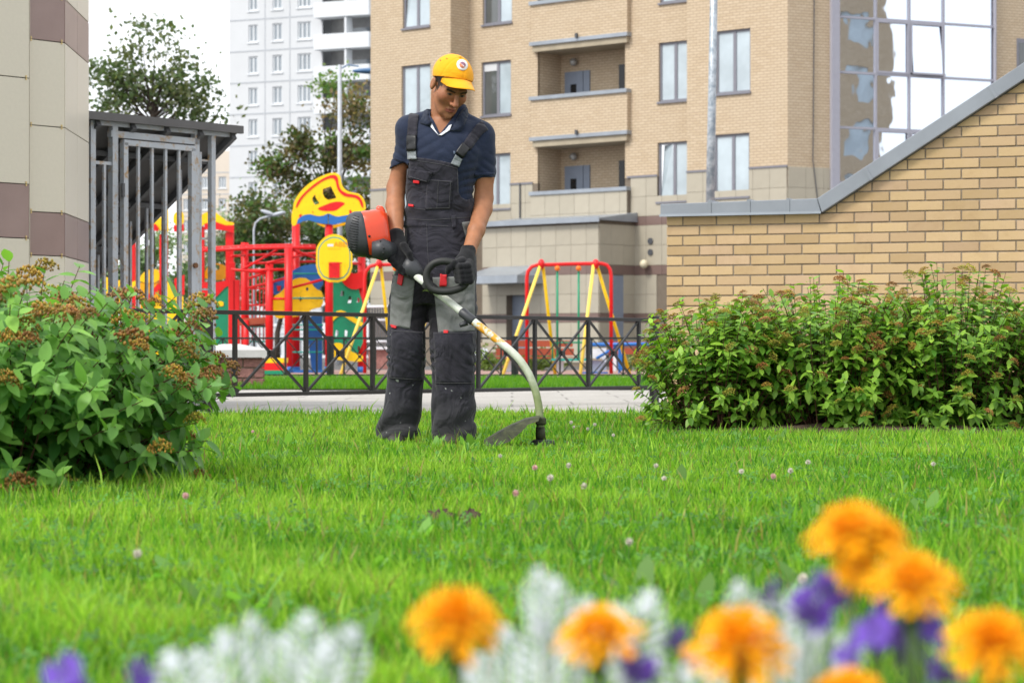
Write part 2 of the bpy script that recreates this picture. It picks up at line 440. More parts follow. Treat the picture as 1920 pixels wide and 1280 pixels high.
holed(mb, sA4, sC, 0, TZ, nA4 + .002, [(a, b, c, min(d, TZ)) for a, b, c, d in A4 if c < TZ])
cwall(mb, 0, g0, 0, TZ, .002)
mb.build('base_wall', M['joint'], bld)
tile_run(sL, sA1, nA1, ROWS[:9], A1)
tile_run(sA1, b0 - .2, 0, ROWS[:3], A2)
tile_run(FB.s(1183, 0), sA4 + .1, 0, ROWS[:2], A3); tile_run(FB.s(1183, 0), FB.s(1262, 0), 0, ROWS[2:10], [(FB.s(1232, 0), FB.s(1300, 0), 0, 2.75)])
tile_run(sA4, sC, nA4, ROWS[:3], A4)
tile_run(0, g0, 0, ROWS[:3], fr=c2b, rot=rc)
tile_run(FB.s(995, -.18), FB.s(1176, -.18), -.18, [(4.3, 4.9, 0), (4.9, 5.56, 0)])
MB().b2(FB.s(995, -.18), FB.s(1176, -.18), -.178, .1, 4.3, 5.558).build('balcony_parapet', M['joint'], bld)
for s0, s1, n in ((sL, sA1, nA1), (sA1, b0 - .2, 0), (b1 + .1, sA4 + .1, 0), (sA4, sC, nA4)):
    cut = sorted((h[0], h[1]) for h, hn, _, _ in SILL if abs(hn - n) < .01 and h[2] < TZ < h[3] and s0 < (h[0] + h[1]) / 2 < s1); a = s0
    for p, q in cut + [(s1, s1)]:
        if p - a > .03: MB().b2(a, p, n - .05, n - .003, TZ - .01, TZ + .045).build('base_flashing', M['wframe'], bld)
        a = max(a, q)
# porch block
q0, q1 = FB.s(905, nP), FB.s(1123, nP); qz = 4.55
dr = (FB.s(950, nP), FB.s(992, nP), 0.0, 2.42)
mb = MB(); holed(mb, q0, q1, 0, qz, nP + .002, [dr], .35)
pd0, pd1 = nP + .62, nP + 1.45
mb.add([(q1 - .002, nP, 0), (q1 - .002, 0, 0), (q1 - .002, 0, qz), (q1 - .002, nP, qz)], [(0, 1, 2, 3)])
mb.add([(q0, nP, 0), (q0, 0, 0), (q0, 0, qz), (q0, nP, qz)], [(3, 2, 1, 0)])
mb.build('porch_wall', M['joint'], bld)
PR = [(z0, min(z1, qz - .06), b) for z0, z1, b in ROWS[3:]]
tile_run(q0, q1, nP, PR, [dr])
f90 = lambda p, n, z: (q1, p, z)
for y0 in (nP, nP + .6, nP + 1.2):
    for z0, z1, br in PR:
        if nP + .55 <= y0 < nP + 1.15 and z1 < 2.95: continue
        link('tile', tile_mesh(.6, z1 - z0, br), bld, (q1, y0, z0), (0, 0, R(90)))
MB().b2(q1 - .03, q1 + .012, pd0, pd1, 0, 2.85).build('porch_door', M['bdoor'], bld)
MB().b2(dr[0], dr[1], nP + .28, nP + .33, 0, 2.42).build('porch_door', M['bdoor'], bld)
mb = MB(); mb.b2(q0 - .1, q1 + .14, nP - .16, .0, qz, qz + .06)
mb.add([(q0 - .1, nP - .15, qz + .061), (q1 + .13, nP - .15, qz + .061), (q1 + .13, -.03, qz + .3), (q0 - .1, -.03, qz + .3)], [(0, 1, 2, 3)])
mb.add([(q1 + .13, nP - .15, qz + .061), (q1 + .13, -.03, qz + .061), (q1 + .13, -.03, qz + .3)], [(0, 1, 2)])
mb.build('porch_roof', M['flash'], bld)
MB().b2(q0 - .12, q1 + .16, nP - .2, nP - .161, qz - .06, qz + .1).build('gutter', M['flash'], bld)
cn0, cn1 = FB.s(880, nP - .9), FB.s(985, nP - .9)
mb = MB(); mb.b2(cn0, cn1, nP - 1.3, nP - .03, 2.62, 2.86)
mb.add([(cn0, nP - 1.3, 2.862), (cn1, nP - 1.3, 2.862), (cn1 - .2, nP - .03, 3.2), (cn0 + .2, nP - .03, 3.2)], [(0, 1, 2, 3)])
mb.add([(cn1, nP - 1.3, 2.862), (cn1, nP - .03, 2.862), (cn1 - .2, nP - .03, 3.2)], [(0, 1, 2)])
mb.build('door_canopy', M['flash'], bld)
MB().b2(FB.s(1233, 0), FB.s(1262, 0), .05, .1, 0, 2.75).build('cellar_door', M['bdoor'], bld)
sl = FB.s(1208, -.2); MB().ball((sl, -.22, FB.z(495, sl, -.2)), .14, 16, 10).build('globe_lamp', M['globe'], bld, True)
for y in (452, 473):
    v = FB.s(1219, -.05); mb = MB(); mb.tube([(v, -.06, FB.z(y, v)), (v, .02, FB.z(y, v))], .1, 14); mb.build('vent', M['vent'], bld)
# drain pipe and cable
x = FB.s(975, -.05); MB().tube([(x, -.06, 4.7), (x, -.06, 6.0)], .025, 6).build('pipe', M['vent'], bld)
cb = [c2b(FC.s(1527), -.03, 18), c2b(FC.s(1526), -.03, 12), c2b(FC.s(1524), -.03, 7.2), c2b(FC.s(1523), -.04, 6.2), c2b(FC.s(1536), -.04, 4.4)]
MB().tube(cb, .016, 6).build('cable', M['vent'], bld)
# glazed bay: mullions and panes
XS = [1572, 1641, 1704, 1768, 1861]; ss = [FC.s(x) for x in XS]
zr = [.6 + 1.66 * k for k in range(11)]; zo = FC.z(139, ss[1]) - zr[5]; zr = [z + zo for z in zr]
mb = MB()
def cbox(s0, s1, n0, n1, z0, z1):
    mb.add([c2b(s, n, z) for s in (s0, s1) for n in (n0, n1) for z in (z0, z1)], [(0, 1, 3, 2), (4, 6, 7, 5), (0, 4, 5, 1), (2, 3, 7, 6), (0, 2, 6, 4), (1, 5, 7, 3)])
cbox(g0, ss[0] - .02, -.12, .1, 0, TOP); cbox(ss[4] + .02, g1, -.12, .1, 0, TOP)
mb.build('bay_post', M['bayframe'], bld)
for k in range(1, 4):
    mb = MB(); cbox(ss[k] - .035, ss[k] + .035, -.05, .06, 0, TOP); mb.build('mullion', M['bayframe'], bld)
for z in zr:
    mb = MB(); cbox(ss[0] - .02, ss[4] + .02, -.045, .055, z - .035, z + .035); mb.build('transom', M['bayframe'], bld)
rnd = random.Random(4)
for i in range(4):
    for j in range(len(zr) - 1):
        a, b, c, d = ss[i] + .03, ss[i + 1] - .03, zr[j] + .035, zr[j + 1] - .035
        op = (i == 2 and j in (3, 5)); t0, t1 = rnd.uniform(-.006, .006), rnd.uniform(-.006, .006)
        if i in (1, 2) and j % 2 == 1:
            mb = MB(); f = .06
            cbox(a, b, -.06 - .14 * op, -.02 - .14 * op, c, c + f); cbox(a, b, -.06, -.02, d - f, d)
            cbox(a, a + f, -.06, -.02 - .05 * op, c + f, d - f); cbox(b - f, b, -.06, -.02 - .05 * op, c + f, d - f)
            mb.build('sash', M['bayframe'], bld); a += f; b -= f; c += f; d -= f
        o = -.12 if op else 0.0
        mb = MB(); mb.add([c2b(a, t0 + o, c), c2b(b, t1 + o, c), c2b(b, t1, d), c2b(a, t0, d)], [(0, 1, 2, 3)])
        mb.build('pane', M['mirror'], bld)
mb = MB(); cwall(mb, g0, g1, 0, TOP, .25); mb.build('dark_backing', M['vent'], bld)
hw = (FC.s(1906), FC.s(1945)); mb = MB(); cbox(hw[0], hw[1], -.02, .03, FC.z(158, hw[0]), FC.z(72, hw[0])); wq = mb.build('window', M['wframe'], bld)
mb = MB(); cbox(hw[0] + .08, hw[1] - .05, -.03, -.021, FC.z(150, hw[0]), FC.z(80, hw[0])); mb.build('pane', M['pane_dark'], wq)

# building across the yard, out of the frame, seen mirrored in the bay
rb = empty('facing_apartment_building', (62.6, 43.1, 0), R(215.6), label='beige apartment block mirrored in the glazed bay of the brick building', cat='building')
mb = MB(); hol = [(1.2 + i * 2.9, 2.4 + i * 2.9, 2.2 + j * 3, 4.0 + j * 3) for i in range(6) for j in range(9)]
holed(mb, 0, 19, 0, 30, 0, hol, .15); mb.b2(0, 19, .16, 8, 0, 30); mb.build('wall', M['fbrick'], rb)
for a, b, c, d in hol: MB().b2(a, b, .10, .15, c, d).build('window', M['pane'], rb)

# ------------------------------------------------------------------ white tower block and the far beige one
def tower(name, x, D, rz, width, mat, cols, rows, storey, zb, label, bal=None, depth=14, top=60):
    fr = Frame((x - 960) / F * D, D, rz); t = empty(name, (fr.o[0], D, 0), rz, label=label, cat='building')
    hol = []
    for (a, b) in cols:
        for r in range(rows): hol.append((a, b, zb + r * storey, zb + r * storey + 1.55))
    bh = []
    if bal:
        for r in range(rows): bh.append((bal[0], bal[1], zb + r * storey + .15, zb + r * storey + 1.6))
    mb = MB(); holed(mb, 0, width, 0, top, 0, hol + bh, .2)
    mb.b2(0, width, 2.2, depth, 0, top)
    mb.add([(0, 0, 0), (0, 2.2, 0), (0, 2.2, top), (0, 0, top)], [(0, 1, 2, 3)]); mb.add([(0, 0, top), (width, 0, top), (width, 2.2, top), (0, 2.2, top)], [(0, 1, 2, 3)])
    mb.build('wall', mat, t)
    for a, b, c, d in hol:
        mb = MB(); f = .13; y = .1
        mb.b2(a, b, y, y + .1, c, c + f); mb.b2(a, b, y, y + .1, d - f, d); mb.b2(a, a + f, y, y + .1, c + f, d - f); mb.b2(b - f, b, y, y + .1, c + f, d - f)
        n = 2 if b - a > 1.0 else 1
        for k in range(1, n + 1): mb.b2(a + (b - a) * k / (n + 1) - f / 2, a + (b - a) * k / (n + 1) + f / 2, y, y + .1, c + f, d - f)
        w = mb.build('window', M['twhite2'], t)
        MB().b2(a + .02, b - .02, y + .05, y + .09, c + .02, d - .02).build('pane', M['tglass'], w)
        MB().b2(a - .12, b + .12, -.08, y - .002, c - .14, c - .02).build('sill', M['twhite2'], w)
    for i, (a, b) in enumerate(cols[:-1]):
        m = (b + cols[i + 1][0]) / 2; MB().b2(m - .05, m + .05, -.02, -.003, 0, top).build('panel_joint', M['tjoint'], t)
    e = bal[0] - .3 if bal else width
    for r in range(rows + 1): MB().b2(0, e, -.024, -.004, zb + r * storey - .85, zb + r * storey - .73).build('panel_joint', M['tjoint'], t)
    if bal:
        for a, b, c, d in bh:
            MB().b2(a, b, 1.6, 1.7, c, d + .3).build('balcony_back', M['trecess'], t)
            MB().b2(a - .2, b + .2, -1.2, .0, c - 1.35, c).build('balcony_parapet', M['twhite2'], t)
            MB().b2(b - 2.3, b - 2.1, -1.1, .0, c, d).build('balcony_post', M['twhite2'], t)
            MB().b2(a + 2.2, a + 4.0, 1.5, 1.59, c, c + .75).build('balcony_window', M['tglass'], t)
    return fr
fw = Frame((430 - 960) / F * 222, 222, R(-25))
cc = [(fw.s(466), fw.s(483)), (fw.s(511), fw.s(529)), (fw.s(558), fw.s(583))]
zb = fw.z(374, fw.s(474)) - 5 * 2.83
tower('white_tower_block', 430, 222, R(-25), fw.s(800), M['twhite'], cc, 15, 2.83, zb, 'tall white panel tower block with balconies behind the trees', (fw.s(604), fw.s(700)), top=48)
fe = Frame((380 - 960) / F * 330, 330, R(-25))
tower('beige_tower_block', 330, 330, R(-12), 8.0, M['fbeige'], [(1.0, 2.1), (3.6, 4.7), (6.0, 7.1)], 8, 2.9, 2.2, 'far beige tower block just left of the white tower', top=27.5)
# ------------------------------------------------------------------ left building: chamfered corner clad in panels
M['panel'] = plain('cream_facade_panel', (.60, .545, .45), .33, .03, 40, bump=.02, bscale=300, rnd=.03)
def speck():
    t = NT('brown_granite_panel'); n = t.noise(420, 2, .5); b = t.noise(3, 3, .6)
    c = t.mix(t.ramp(b, .3, .7), (.235, .155, .14), (.28, .19, .172)); t.col(t.mix(t.ramp(n, .62, .72), c, (.42, .34, .31))); t.set(rough=.28, spec=.5); return t.m
M['panel_brown'] = speck()
M['backing'] = plain('dark_cavity', (.03, .027, .025), .9)
M['brass'] = plain('brass_clip', (.55, .42, .2), .35, .1, metal=.7)
cx, cy = (122 - 960) / F * 17.0, 17.0
FL = Frame(cx, cy, R(49)); lb = empty('panel_clad_building', (cx, cy, 0), R(49), label='building corner clad in cream and brown stone panels at the left edge', cat='building')
mb = MB(); mb.b2(-3.0, 0, .02, 3.0, 0, 4.2); mb.build('wall_core', M['backing'], lb)
ch = R(92.1) - R(49)                             # the chamfer turns away along the view
cu = (math.cos(ch), math.sin(ch)); cn = (-math.sin(ch), math.cos(ch))
L3 = 1.22
mb = MB(); mb.add([(p[0] * cu[0] + p[1] * cn[0], p[0] * cu[1] + p[1] * cn[1], z) for z in (0, 4.2) for p in ((.01, .02), (L3, .02), (L3, 1.5), (.01, 1.5))],
    [(0, 1, 2, 3), (7, 6, 5, 4), (0, 4, 5, 1), (1, 5, 6, 2), (2, 6, 7, 3), (3, 7, 4, 0)]); mb.build('wall_core', M['backing'], lb)
zc = [(0.0, .495, 0), (.495, 1.09, 0), (1.09, 1.388, 1), (1.388, 1.98, 0), (1.98, 2.567, 0), (2.567, 2.87, 1), (2.87, 3.46, 0), (3.46, 4.05, 0)]
zl = [(0, .6, 0), (.6, 1.2, 0), (1.2, 1.568, 1), (1.568, 2.289, 0), (2.289, 3.0, 0), (3.0, 3.37, 1), (3.37, 4.1, 0)]
def panel(s0, s1, z0, z1, br, th=.02, y=0.0, parts=True, turn=0.0, clips=(0, 1)):
    me = MB().b2(.003, s1 - s0 - .003, 0, th, .003, z1 - z0 - .003).mesh('panel', M['panel_brown' if br else 'panel'], bevel=.0015)
    c, s_ = math.cos(turn), math.sin(turn)
    o = link('panel', me, lb, (s0 * c - y * s_, s0 * s_ + y * c, z0), (0, 0, turn))
    for k in clips:
        px = .035 if k == 0 else s1 - s0 - .03
        for zz in (.012, -.006):
            MB().b2(px - .005, px + .005, -.006, -.0005, zz - .007, zz + .007).build('clip', M['brass'], o)
for z0, z1, b in zc:
    panel(-.33, -.002, z0, z1, b); panel(.002, .60, z0, z1, b, turn=ch, clips=()); panel(.604, L3, z0, z1, b, turn=ch, clips=())
for z0, z1, b in zl: panel(-1.0, -.345, z0, z1, b, y=-.05, clips=(1,)); panel(-1.7, -1.005, z0, z1, b, y=-.05, clips=())
MB().b2(-.344, -.341, -.05, .02, 0, 4.2).build('panel_return', M['panel'], lb)

# ------------------------------------------------------------------ sloped brick wall on the right
FW = Frame((1250 - 960) / F * 18.4, 18.4, R(-20)); bw = empty('brick_ramp_wall', (FW.o[0], 18.4, 0), R(-20),
    label='yellow brick ramp wall with grey metal coping that climbs to the right', cat='wall')
def ybrick():
    t = NT('yellow_brick'); r = t.rnd(); n = t.noise(5, 4, .6); n2 = t.noise(90, 3, .7)
    cr = t.new('ShaderNodeValToRGB'); e = cr.color_ramp.elements
    e[0].position = 0; e[0].color = (.425, .30, .155, 1); e[1].position = 1; e[1].color = (.47, .335, .225, 1)
    for p, c in ((.3, (.46, .33, .168)), (.55, (.48, .35, .185)), (.75, (.46, .325, .19))):
        q = e.new(p); q.color = (*c, 1)
    mu = t.new('ShaderNodeMath', operation='MULTIPLY'); mu.inputs[1].default_value = 37.3; t.li(r, mu.inputs[0]); fr_ = t.new('ShaderNodeMath', operation='FRACT'); t.li(mu.outputs[0], fr_.inputs[0]); var_ = t.ramp(fr_.outputs[0], 0, 1, (.82, .80, .78, 1), (1.08, 1.08, 1.08, 1))
    t.li(r, cr.inputs[0]); c = t.mix(t.ramp(n, .3, .75), cr.outputs[0], (.475, .345, .205))
    st = t.ramp(t.noise(1.7, 6, .72, t.geo(), .5), .52, .78); c = t.mix(1.0, c, var_, 'MULTIPLY'); c = t.mix(1.0, c, t.mix(st, (1, 1, 1), (.80, .76, .72)), 'MULTIPLY'); t.col(t.mix(t.ramp(n2, .55, .8), c, (.36, .245, .135))); t.set(rough=.8, spec=.25); t.bump(n2, .25, .004); return t.m
M['ybrick'] = ybrick()
M['mortar'] = plain('grey_mortar', (.235, .195, .15), .95, .2, 20, bump=.4)
M['coping'] = plain('grey_coping_metal', (.235, .255, .285), .42, .1, 2.5, metal=.3, bump=.03, bscale=8)
kx, kz, sl = 1.19, 1.452, .626
ztop = lambda s: kz if s < kx else kz + (s - kx) * sl
mb = MB(); mb.plate([(.006, .008, 0), (4.9, .008, 0), (4.9, .008, ztop(4.9) - .02), (kx, .008, kz - .01), (.006, .008, kz - .01)], (0, .36, 0)); mb.build('wall_core', M['mortar'], bw)
rb_ = random.Random(9); far = MB(); full = MB().b2(0, .25, 0, .06, 0, .065).mesh('brick', M['ybrick'], bevel=.003)
half = MB().b2(0, .12, 0, .06, 0, .065).mesh('brick', M['ybrick'], bevel=.003)
r = 0; z = kz - .075 * 19
while z < ztop(4.9):
    s = 0.0 if r % 2 else -.13
    while s < 4.88:
        a, b = max(s, 0), s + .25; t0, t1 = ztop(a) - .012, ztop(b) - .012
        if t1 > z + .012:
            dy = rb_.uniform(-.002, .002)
            if t0 >= z + .06 and b - a > .2 and s < 2.75 and z > .35:
                link('brick', full, bw, (a, dy, z + rb_.uniform(-.001, .001)), (0, 0, rb_.uniform(-.004, .004)))
            elif t0 >= z + .06 and s < 2.75 and z > .35:
                link('brick', half, bw, (a, dy, z))
            else:
                zz = min(z + .065, 99); P = [(a, z), (b, z), (b, min(zz, t1))]
                sx = kx + (zz - kz + .012) / sl
                if t1 > zz and a < sx < b: P.append((sx, zz))
                if t0 > z: P.append((a, min(zz, t0)))
                else: P[0] = (kx + (z - kz + .012) / sl, z)
                if b - P[0][0] < .02: s += .26; continue
                if s < 2.75 and z > .35:
                    q = MB(); q.plate([(u, 0, w) for u, w in P], (0, .06, 0)); q.build('brick', M['ybrick'], bw, loc=(0, dy, 0))
                else: far.plate([(u, dy, w) for u, w in P], (0, .06, 0))
        s += .26
    r += 1; z += .075
tag(far.build('brick', M['ybrick'], bw), kind='stuff')
mb = MB(); mb.plate([(-.035, -.05, kz - .004), (kx + .0, -.05, kz - .004), (kx - .03, -.05, kz + .10), (-.035, -.05, kz + .083)], (0, .46, 0)); mb.build('coping', M['coping'], bw, bevel=.004)
mb = MB(); mb.b2(-.04, kx, -.062, -.0505, kz - .012, kz + .006); mb.build('coping_lip', M['flash'], bw)
mb = MB(); mb.plate([(kx + .005, -.055, kz - .004), (4.95, -.055, ztop(4.95) - .004), (4.95, -.055, ztop(4.95) + .108), (kx - .028, -.055, kz + .100)], (0, .47, 0)); mb.build('coping', M['coping'], bw, bevel=.004)

# ------------------------------------------------------------------ barred gate with its sloping roof
def rusty():
    t = NT('grey_paint_with_rust'); n = t.noise(14, 6, .75, None, .4); n2 = t.noise(3, 3)
    c = t.mix(t.ramp(n2, .3, .7), (.33, .35, .38), (.43, .45, .48)); c = t.mix(t.ramp(n, .52, .64), c, (.34, .22, .11)); t.col(c); t.set(rough=.6); t.bump(n, .2, .003); return t.m
M['gate'] = rusty()
M['gatedark'] = plain('dark_grey_steel', (.10, .10, .105), .6, .15)
M['roofunder'] = plain('grey_profiled_roof', (.105, .10, .10), .7, .15, 2)
FG = Frame((222 - 960) / F * 19.0, 19.0, R(90 - 39.1)); gt = empty('barred_gate', (FG.o[0], 19.0, 0), R(90 - 39.1), label='grey rusty barred gate with bars down the side under a sloping roof', cat='gate')
gs = lambda x: FG.s(x); gz = lambda y, s: FG.z(y, s)
def gbar(name, p0, p1, w, mat='gate', par=None): return MB().bar(p0, p1, w).build(name, M[mat], par or gt)
for x, w in ((171, .05), (212, .055), (366, .05), (397, .045)):
    s = gs(x); gbar('post', (s, 0, 0), (s, 0, 2.20), w)
gbar('transom', (gs(205), 0, gz(252, gs(215))), (gs(370), 0, gz(252, gs(215))), .05)
door = MB(); a, b, zt = gs(228), gs(355), gz(268, gs(228))
door.bar((a, -.03, .1), (a, -.03, zt), .045); door.bar((b, -.03, .1), (b, -.03, zt), .045); door.bar((a - .02, -.031, zt), (b + .02, -.031, zt), .043); door.bar((a, -.031, .12), (b, -.031, .12), .043)
door = door.build('gate_door', M['gate'], gt)
for k in range(4):
    s = a + (b - a) * (k + 1) / 5; gbar('bar', (s, -.03, .1), (s, -.03, zt), .022, 'gate', door)
gbar('bar', (gs(195), 0, 0), (gs(195), 0, gz(307, gs(195))), .022); gbar('rail', (gs(171), 0, gz(306, gs(195))), (gs(212), 0, gz(306, gs(195))), .025)
s = gs(378); gbar('bar', (s, .02, 0), (s, .02, gz(285, s)), .022)
for y in (300, 375, 447, 542): gbar('rail', (gs(366), .02, gz(y, s)), (gs(397), .02, gz(y, s)), .016)
MB().tube([(b + .01, -.07, gz(498, b)), (b + .01, -.03, gz(498, b))], .022, 10).build('lock', plain('rust', (.16, .07, .03), .8), door)
MB().tube([(a - .03, -.05, gz(370, a)), (a - .03, -.05, gz(345, a))], .016, 8).build('hinge', M['gatedark'], door)
rs0, rs1 = gs(168) - .4, gs(440); slp = .667; RL = 3.05
mb = MB(); mb.plate([(rs0, -.06, 2.225), (rs1, -.06, 2.225), (rs1, RL, 2.225 - slp * (RL + .06)), (rs0, RL, 2.225 - slp * (RL + .06))], (0, 0, .03)); mb.build('roof_sheet', M['roofunder'], gt)
mb = MB(); mb.b2(rs0, rs1 + .005, -.10, -.062, 2.20, 2.262); mb.build('fascia', M['roofunder'], gt)
for k in range(5):
    s = rs1 - .06 - .36 * k
    MB().bar((s, -.05, 2.185), (s, RL, 2.185 - slp * (RL + .05)), .045, .06).build('rafter', M['gatedark'], gt)
for k in range(6):
    t = .25 + k * .52; MB().bar((rs0, t, 2.15 - slp * t), (rs1 - .04, t, 2.15 - slp * t), .04, .04).build('purlin', M['gatedark'], gt)
MB().bar((gs(171), -.01, 2.19), (rs1 - .04, -.01, 2.19), .04).build('lintel', M['gate'], gt)
for k in range(12):
    t = .17 + k * .2; s = gs(397); gbar('side_bar', (s, t, 0), (s, t, 2.16 - slp * t), .022, 'gate')

# ------------------------------------------------------------------ low black fences
M['fence'] = plain('black_fence_paint', (.012, .013, .014), .35, .2, 20, spec=.5)
def fence(name, A, B, sections, bars, z0, z1, label, hub=.045, bar=.028, post=.045, par=None):
    A = Vector((*A, 0)); d = (Vector((*B, 0)) - A); d.normalize(); f = empty(name, A, math.atan2(d.y, d.x), label=label, cat='fence', group='low black fences')
    for (a, b) in sections:
        for s in (a, b):
            MB().b2(s - post / 2, s + post / 2, -post / 2, post / 2, 0, z1 + .02).build('post', M['fence'], f, bevel=.003)
        MB().b2(a + post / 2, b - post / 2, -.016, .016, z1 - .03, z1).build('top_rail', M['fence'], f, bevel=.002)
        MB().b2(a + post / 2, b - post / 2, -.016, .016, z0, z0 + .028).build('bottom_rail', M['fence'], f, bevel=.002)
        bs = bars(a, b)
        for s in bs: MB().b2(s - bar / 2, s + bar / 2, -.013, .013, z0 + .028, z1 - .03).build('bar', M['fence'], f)
        for p, q in zip(bs, bs[1:]):
            c = Vector(((p + q) / 2, 0, (z0 + z1) / 2)); h = hub / 2
            MB().b2(c.x - h, c.x + h, -.02, .02, c.z - h, c.z + h).build('hub', M['fence'], f, bevel=.003)
            for e in ((p + bar / 2, z0 + .03), (q - bar / 2, z0 + .03), (p + bar / 2, z1 - .03), (q - bar / 2, z1 - .03)):
                e = Vector((e[0], 0, e[1])); MB().bar(c + (e - c).normalized() * h, e, .016).build('cross_brace', M['fence'], f)
    return f
fa, fb_ = (-2.05, 16.7), (1.21, 20.8)
fence('low_fence', fa, fb_, [(-2.66, -.06), (-.02, 2.585), (2.625, 5.21), (5.25, 7.85)], lambda a, b: [a + .25 + .71 * k for k in range(4)], .12, .715,
      'black metal fence with crossed bars just behind the man')
y2 = 37.7
fence('low_fence', ((275 - 960) / F * y2, y2 + .15), ((1500 - 960) / F * y2, y2 - .15), [(-2.8 + .04, -.04), (0, 2.80), (2.84, 5.64), (5.68, 8.48), (8.52, 11.3)], lambda a, b: [a + .19 + .484 * k for k in range(6)], .07, .665,
      'black metal fence with crossed bars at the far side of the lawn strip', post=.07)

# ------------------------------------------------------------------ red split-brick pillar with pale cap
px = (428 - 960) / F * 29; pl = empty('brick_pillar', (px, 29.3, 0), R(8), label='low reddish split-brick pillar with a pale stone cap', cat='pillar')
M['split'] = plain('reddish_split_brick', (.27, .13, .115), .95, .3, 22, bump=.9, bscale=45, rnd=.18)
MB().b2(-.36, .36, -.2, .2, 0, .37).build('core', M['mortar'], pl)
for r in range(3):
    for k in range(4):
        a = -.38 + k * .26 - (.13 if r % 2 else 0); a0, a1 = max(a, -.38), min(a + .245, .38)
        if a1 - a0 > .05: MB().b2(a0, a1, -.225, -.1, .006 + r * .123, .117 + r * .123).build('brick', M['split'], pl, bevel=.008)
    MB().b2(.37, .39, -.2, .2, .006 + r * .123, .117 + r * .123).build('brick', M['split'], pl, bevel=.004)
mb = MB(); mb.add([(-.46, -.3, .37), (.46, -.3, .37), (.46, .3, .37), (-.46, .3, .37), (-.46, -.3, .46), (.46, -.3, .46), (.46, .3, .46), (-.46, .3, .46), (-.1, 0, .53), (.1, 0, .53)],
    [(3, 2, 1, 0), (0, 1, 5, 4), (1, 2, 6, 5), (2, 3, 7, 6), (3, 0, 4, 7), (4, 5, 9, 8), (6, 7, 8, 9), (5, 6, 9), (7, 4, 8)])
mb.build('cap', plain('pale_stone_cap', (.48, .47, .46), .8, .1, 8), pl)

# ------------------------------------------------------------------ lamp posts
M['galv'] = (lambda t: (t.col(t.mix(t.ramp(t.noise(9, 5, .7), .4, .62), (.20, .24, .28), (.42, .46, .50))), t.set(rough=.45, metal=.4), t.m)[2])(NT('galvanised_steel'))
p = W(1326, 700, 46); lp = empty('lamp_post', (p.x, 46, 0), label='thick galvanised lamp post rising behind the brick ramp wall', cat='lamp post')
lp.rotation_euler = (0, R(1.0), 0)
MB().tube([(0, 0, 0), (0, 0, 9.5)], [.095, .06], 14).build('pole', M['galv'], lp, True)
mb = MB(); mb.tube([(0, 0, 9.5), (.1, -.1, 9.9), (1.2, -.6, 10.2)], .035, 8); mb.build('arm', M['galv'], lp, True)
MB().box((1.5, -.75, 10.2), (.7, .3, .12)).build('lamp_head', M['wframe'], lp, bevel=.03)
M['pole2'] = plain('pale_pole', (.42, .45, .50), .5)
M['bluehead'] = plain('blue_lamp_head', (.05, .13, .27), .4)
p = W(637, 700, 90); l2 = empty('lamp_post', (p.x, 90, 0), label='tall pale lamp post beside the brick building corner', cat='lamp post')
zt = W(0, 122, 90).z; MB().tube([(0, 0, 0), (0, 0, zt)], [.11, .07], 10).build('pole', M['pole2'], l2, True)
MB().tube([(0, 0, zt - .15), (.3, 0, zt), (.7, -.1, zt - .06)], .03, 6).build('arm', M['bluehead'], l2)
MB().ball((1.2, -.15, zt - .24), (.75, .2, .11), 12, 8).build('lamp_head', M['bluehead'], l2, True)
p = W(476, 700, 80); l3 = empty('lamp_post', (p.x, 80, 0), label='lower lamp post with curved arm and two heads above the climbing frame', cat='lamp post')
pt = lambda x, y: (W(x, y, 80).x - p.x, 0, W(x, y, 80).z)
MB().tube([(0, 0, 0), pt(476, 430), pt(479, 418), pt(488, 410), pt(505, 405), pt(512, 403)], .035, 8).build('pole', M['pole2'], l3, True)
for x, y, a in ((502, 399, .35), (522, 401, -.25)):
    c = pt(x, y); o = MB().ball((0, 0, 0), (.26, .12, .07), 10, 6).build('lamp_head', M['pole2'], l3, True, loc=c); o.rotation_euler = (0, a, 0)

for k in range(1, 4):
    s = kx * k / 4 + .05; MB().b2(s - .012, s + .012, -.056, .415, kz - .006, kz + .105).build('coping_seam', M['coping'], bw)
for k in range(4):
    s = kx + .35 + k * .9; c = Vector((s, .18, ztop(s) + .051)); Mx = Matrix.Rotation(-math.atan(sl), 3, 'Y'); MB().box(c, (.025, .485, .100), Mx).build('coping_seam', M['coping'], bw)
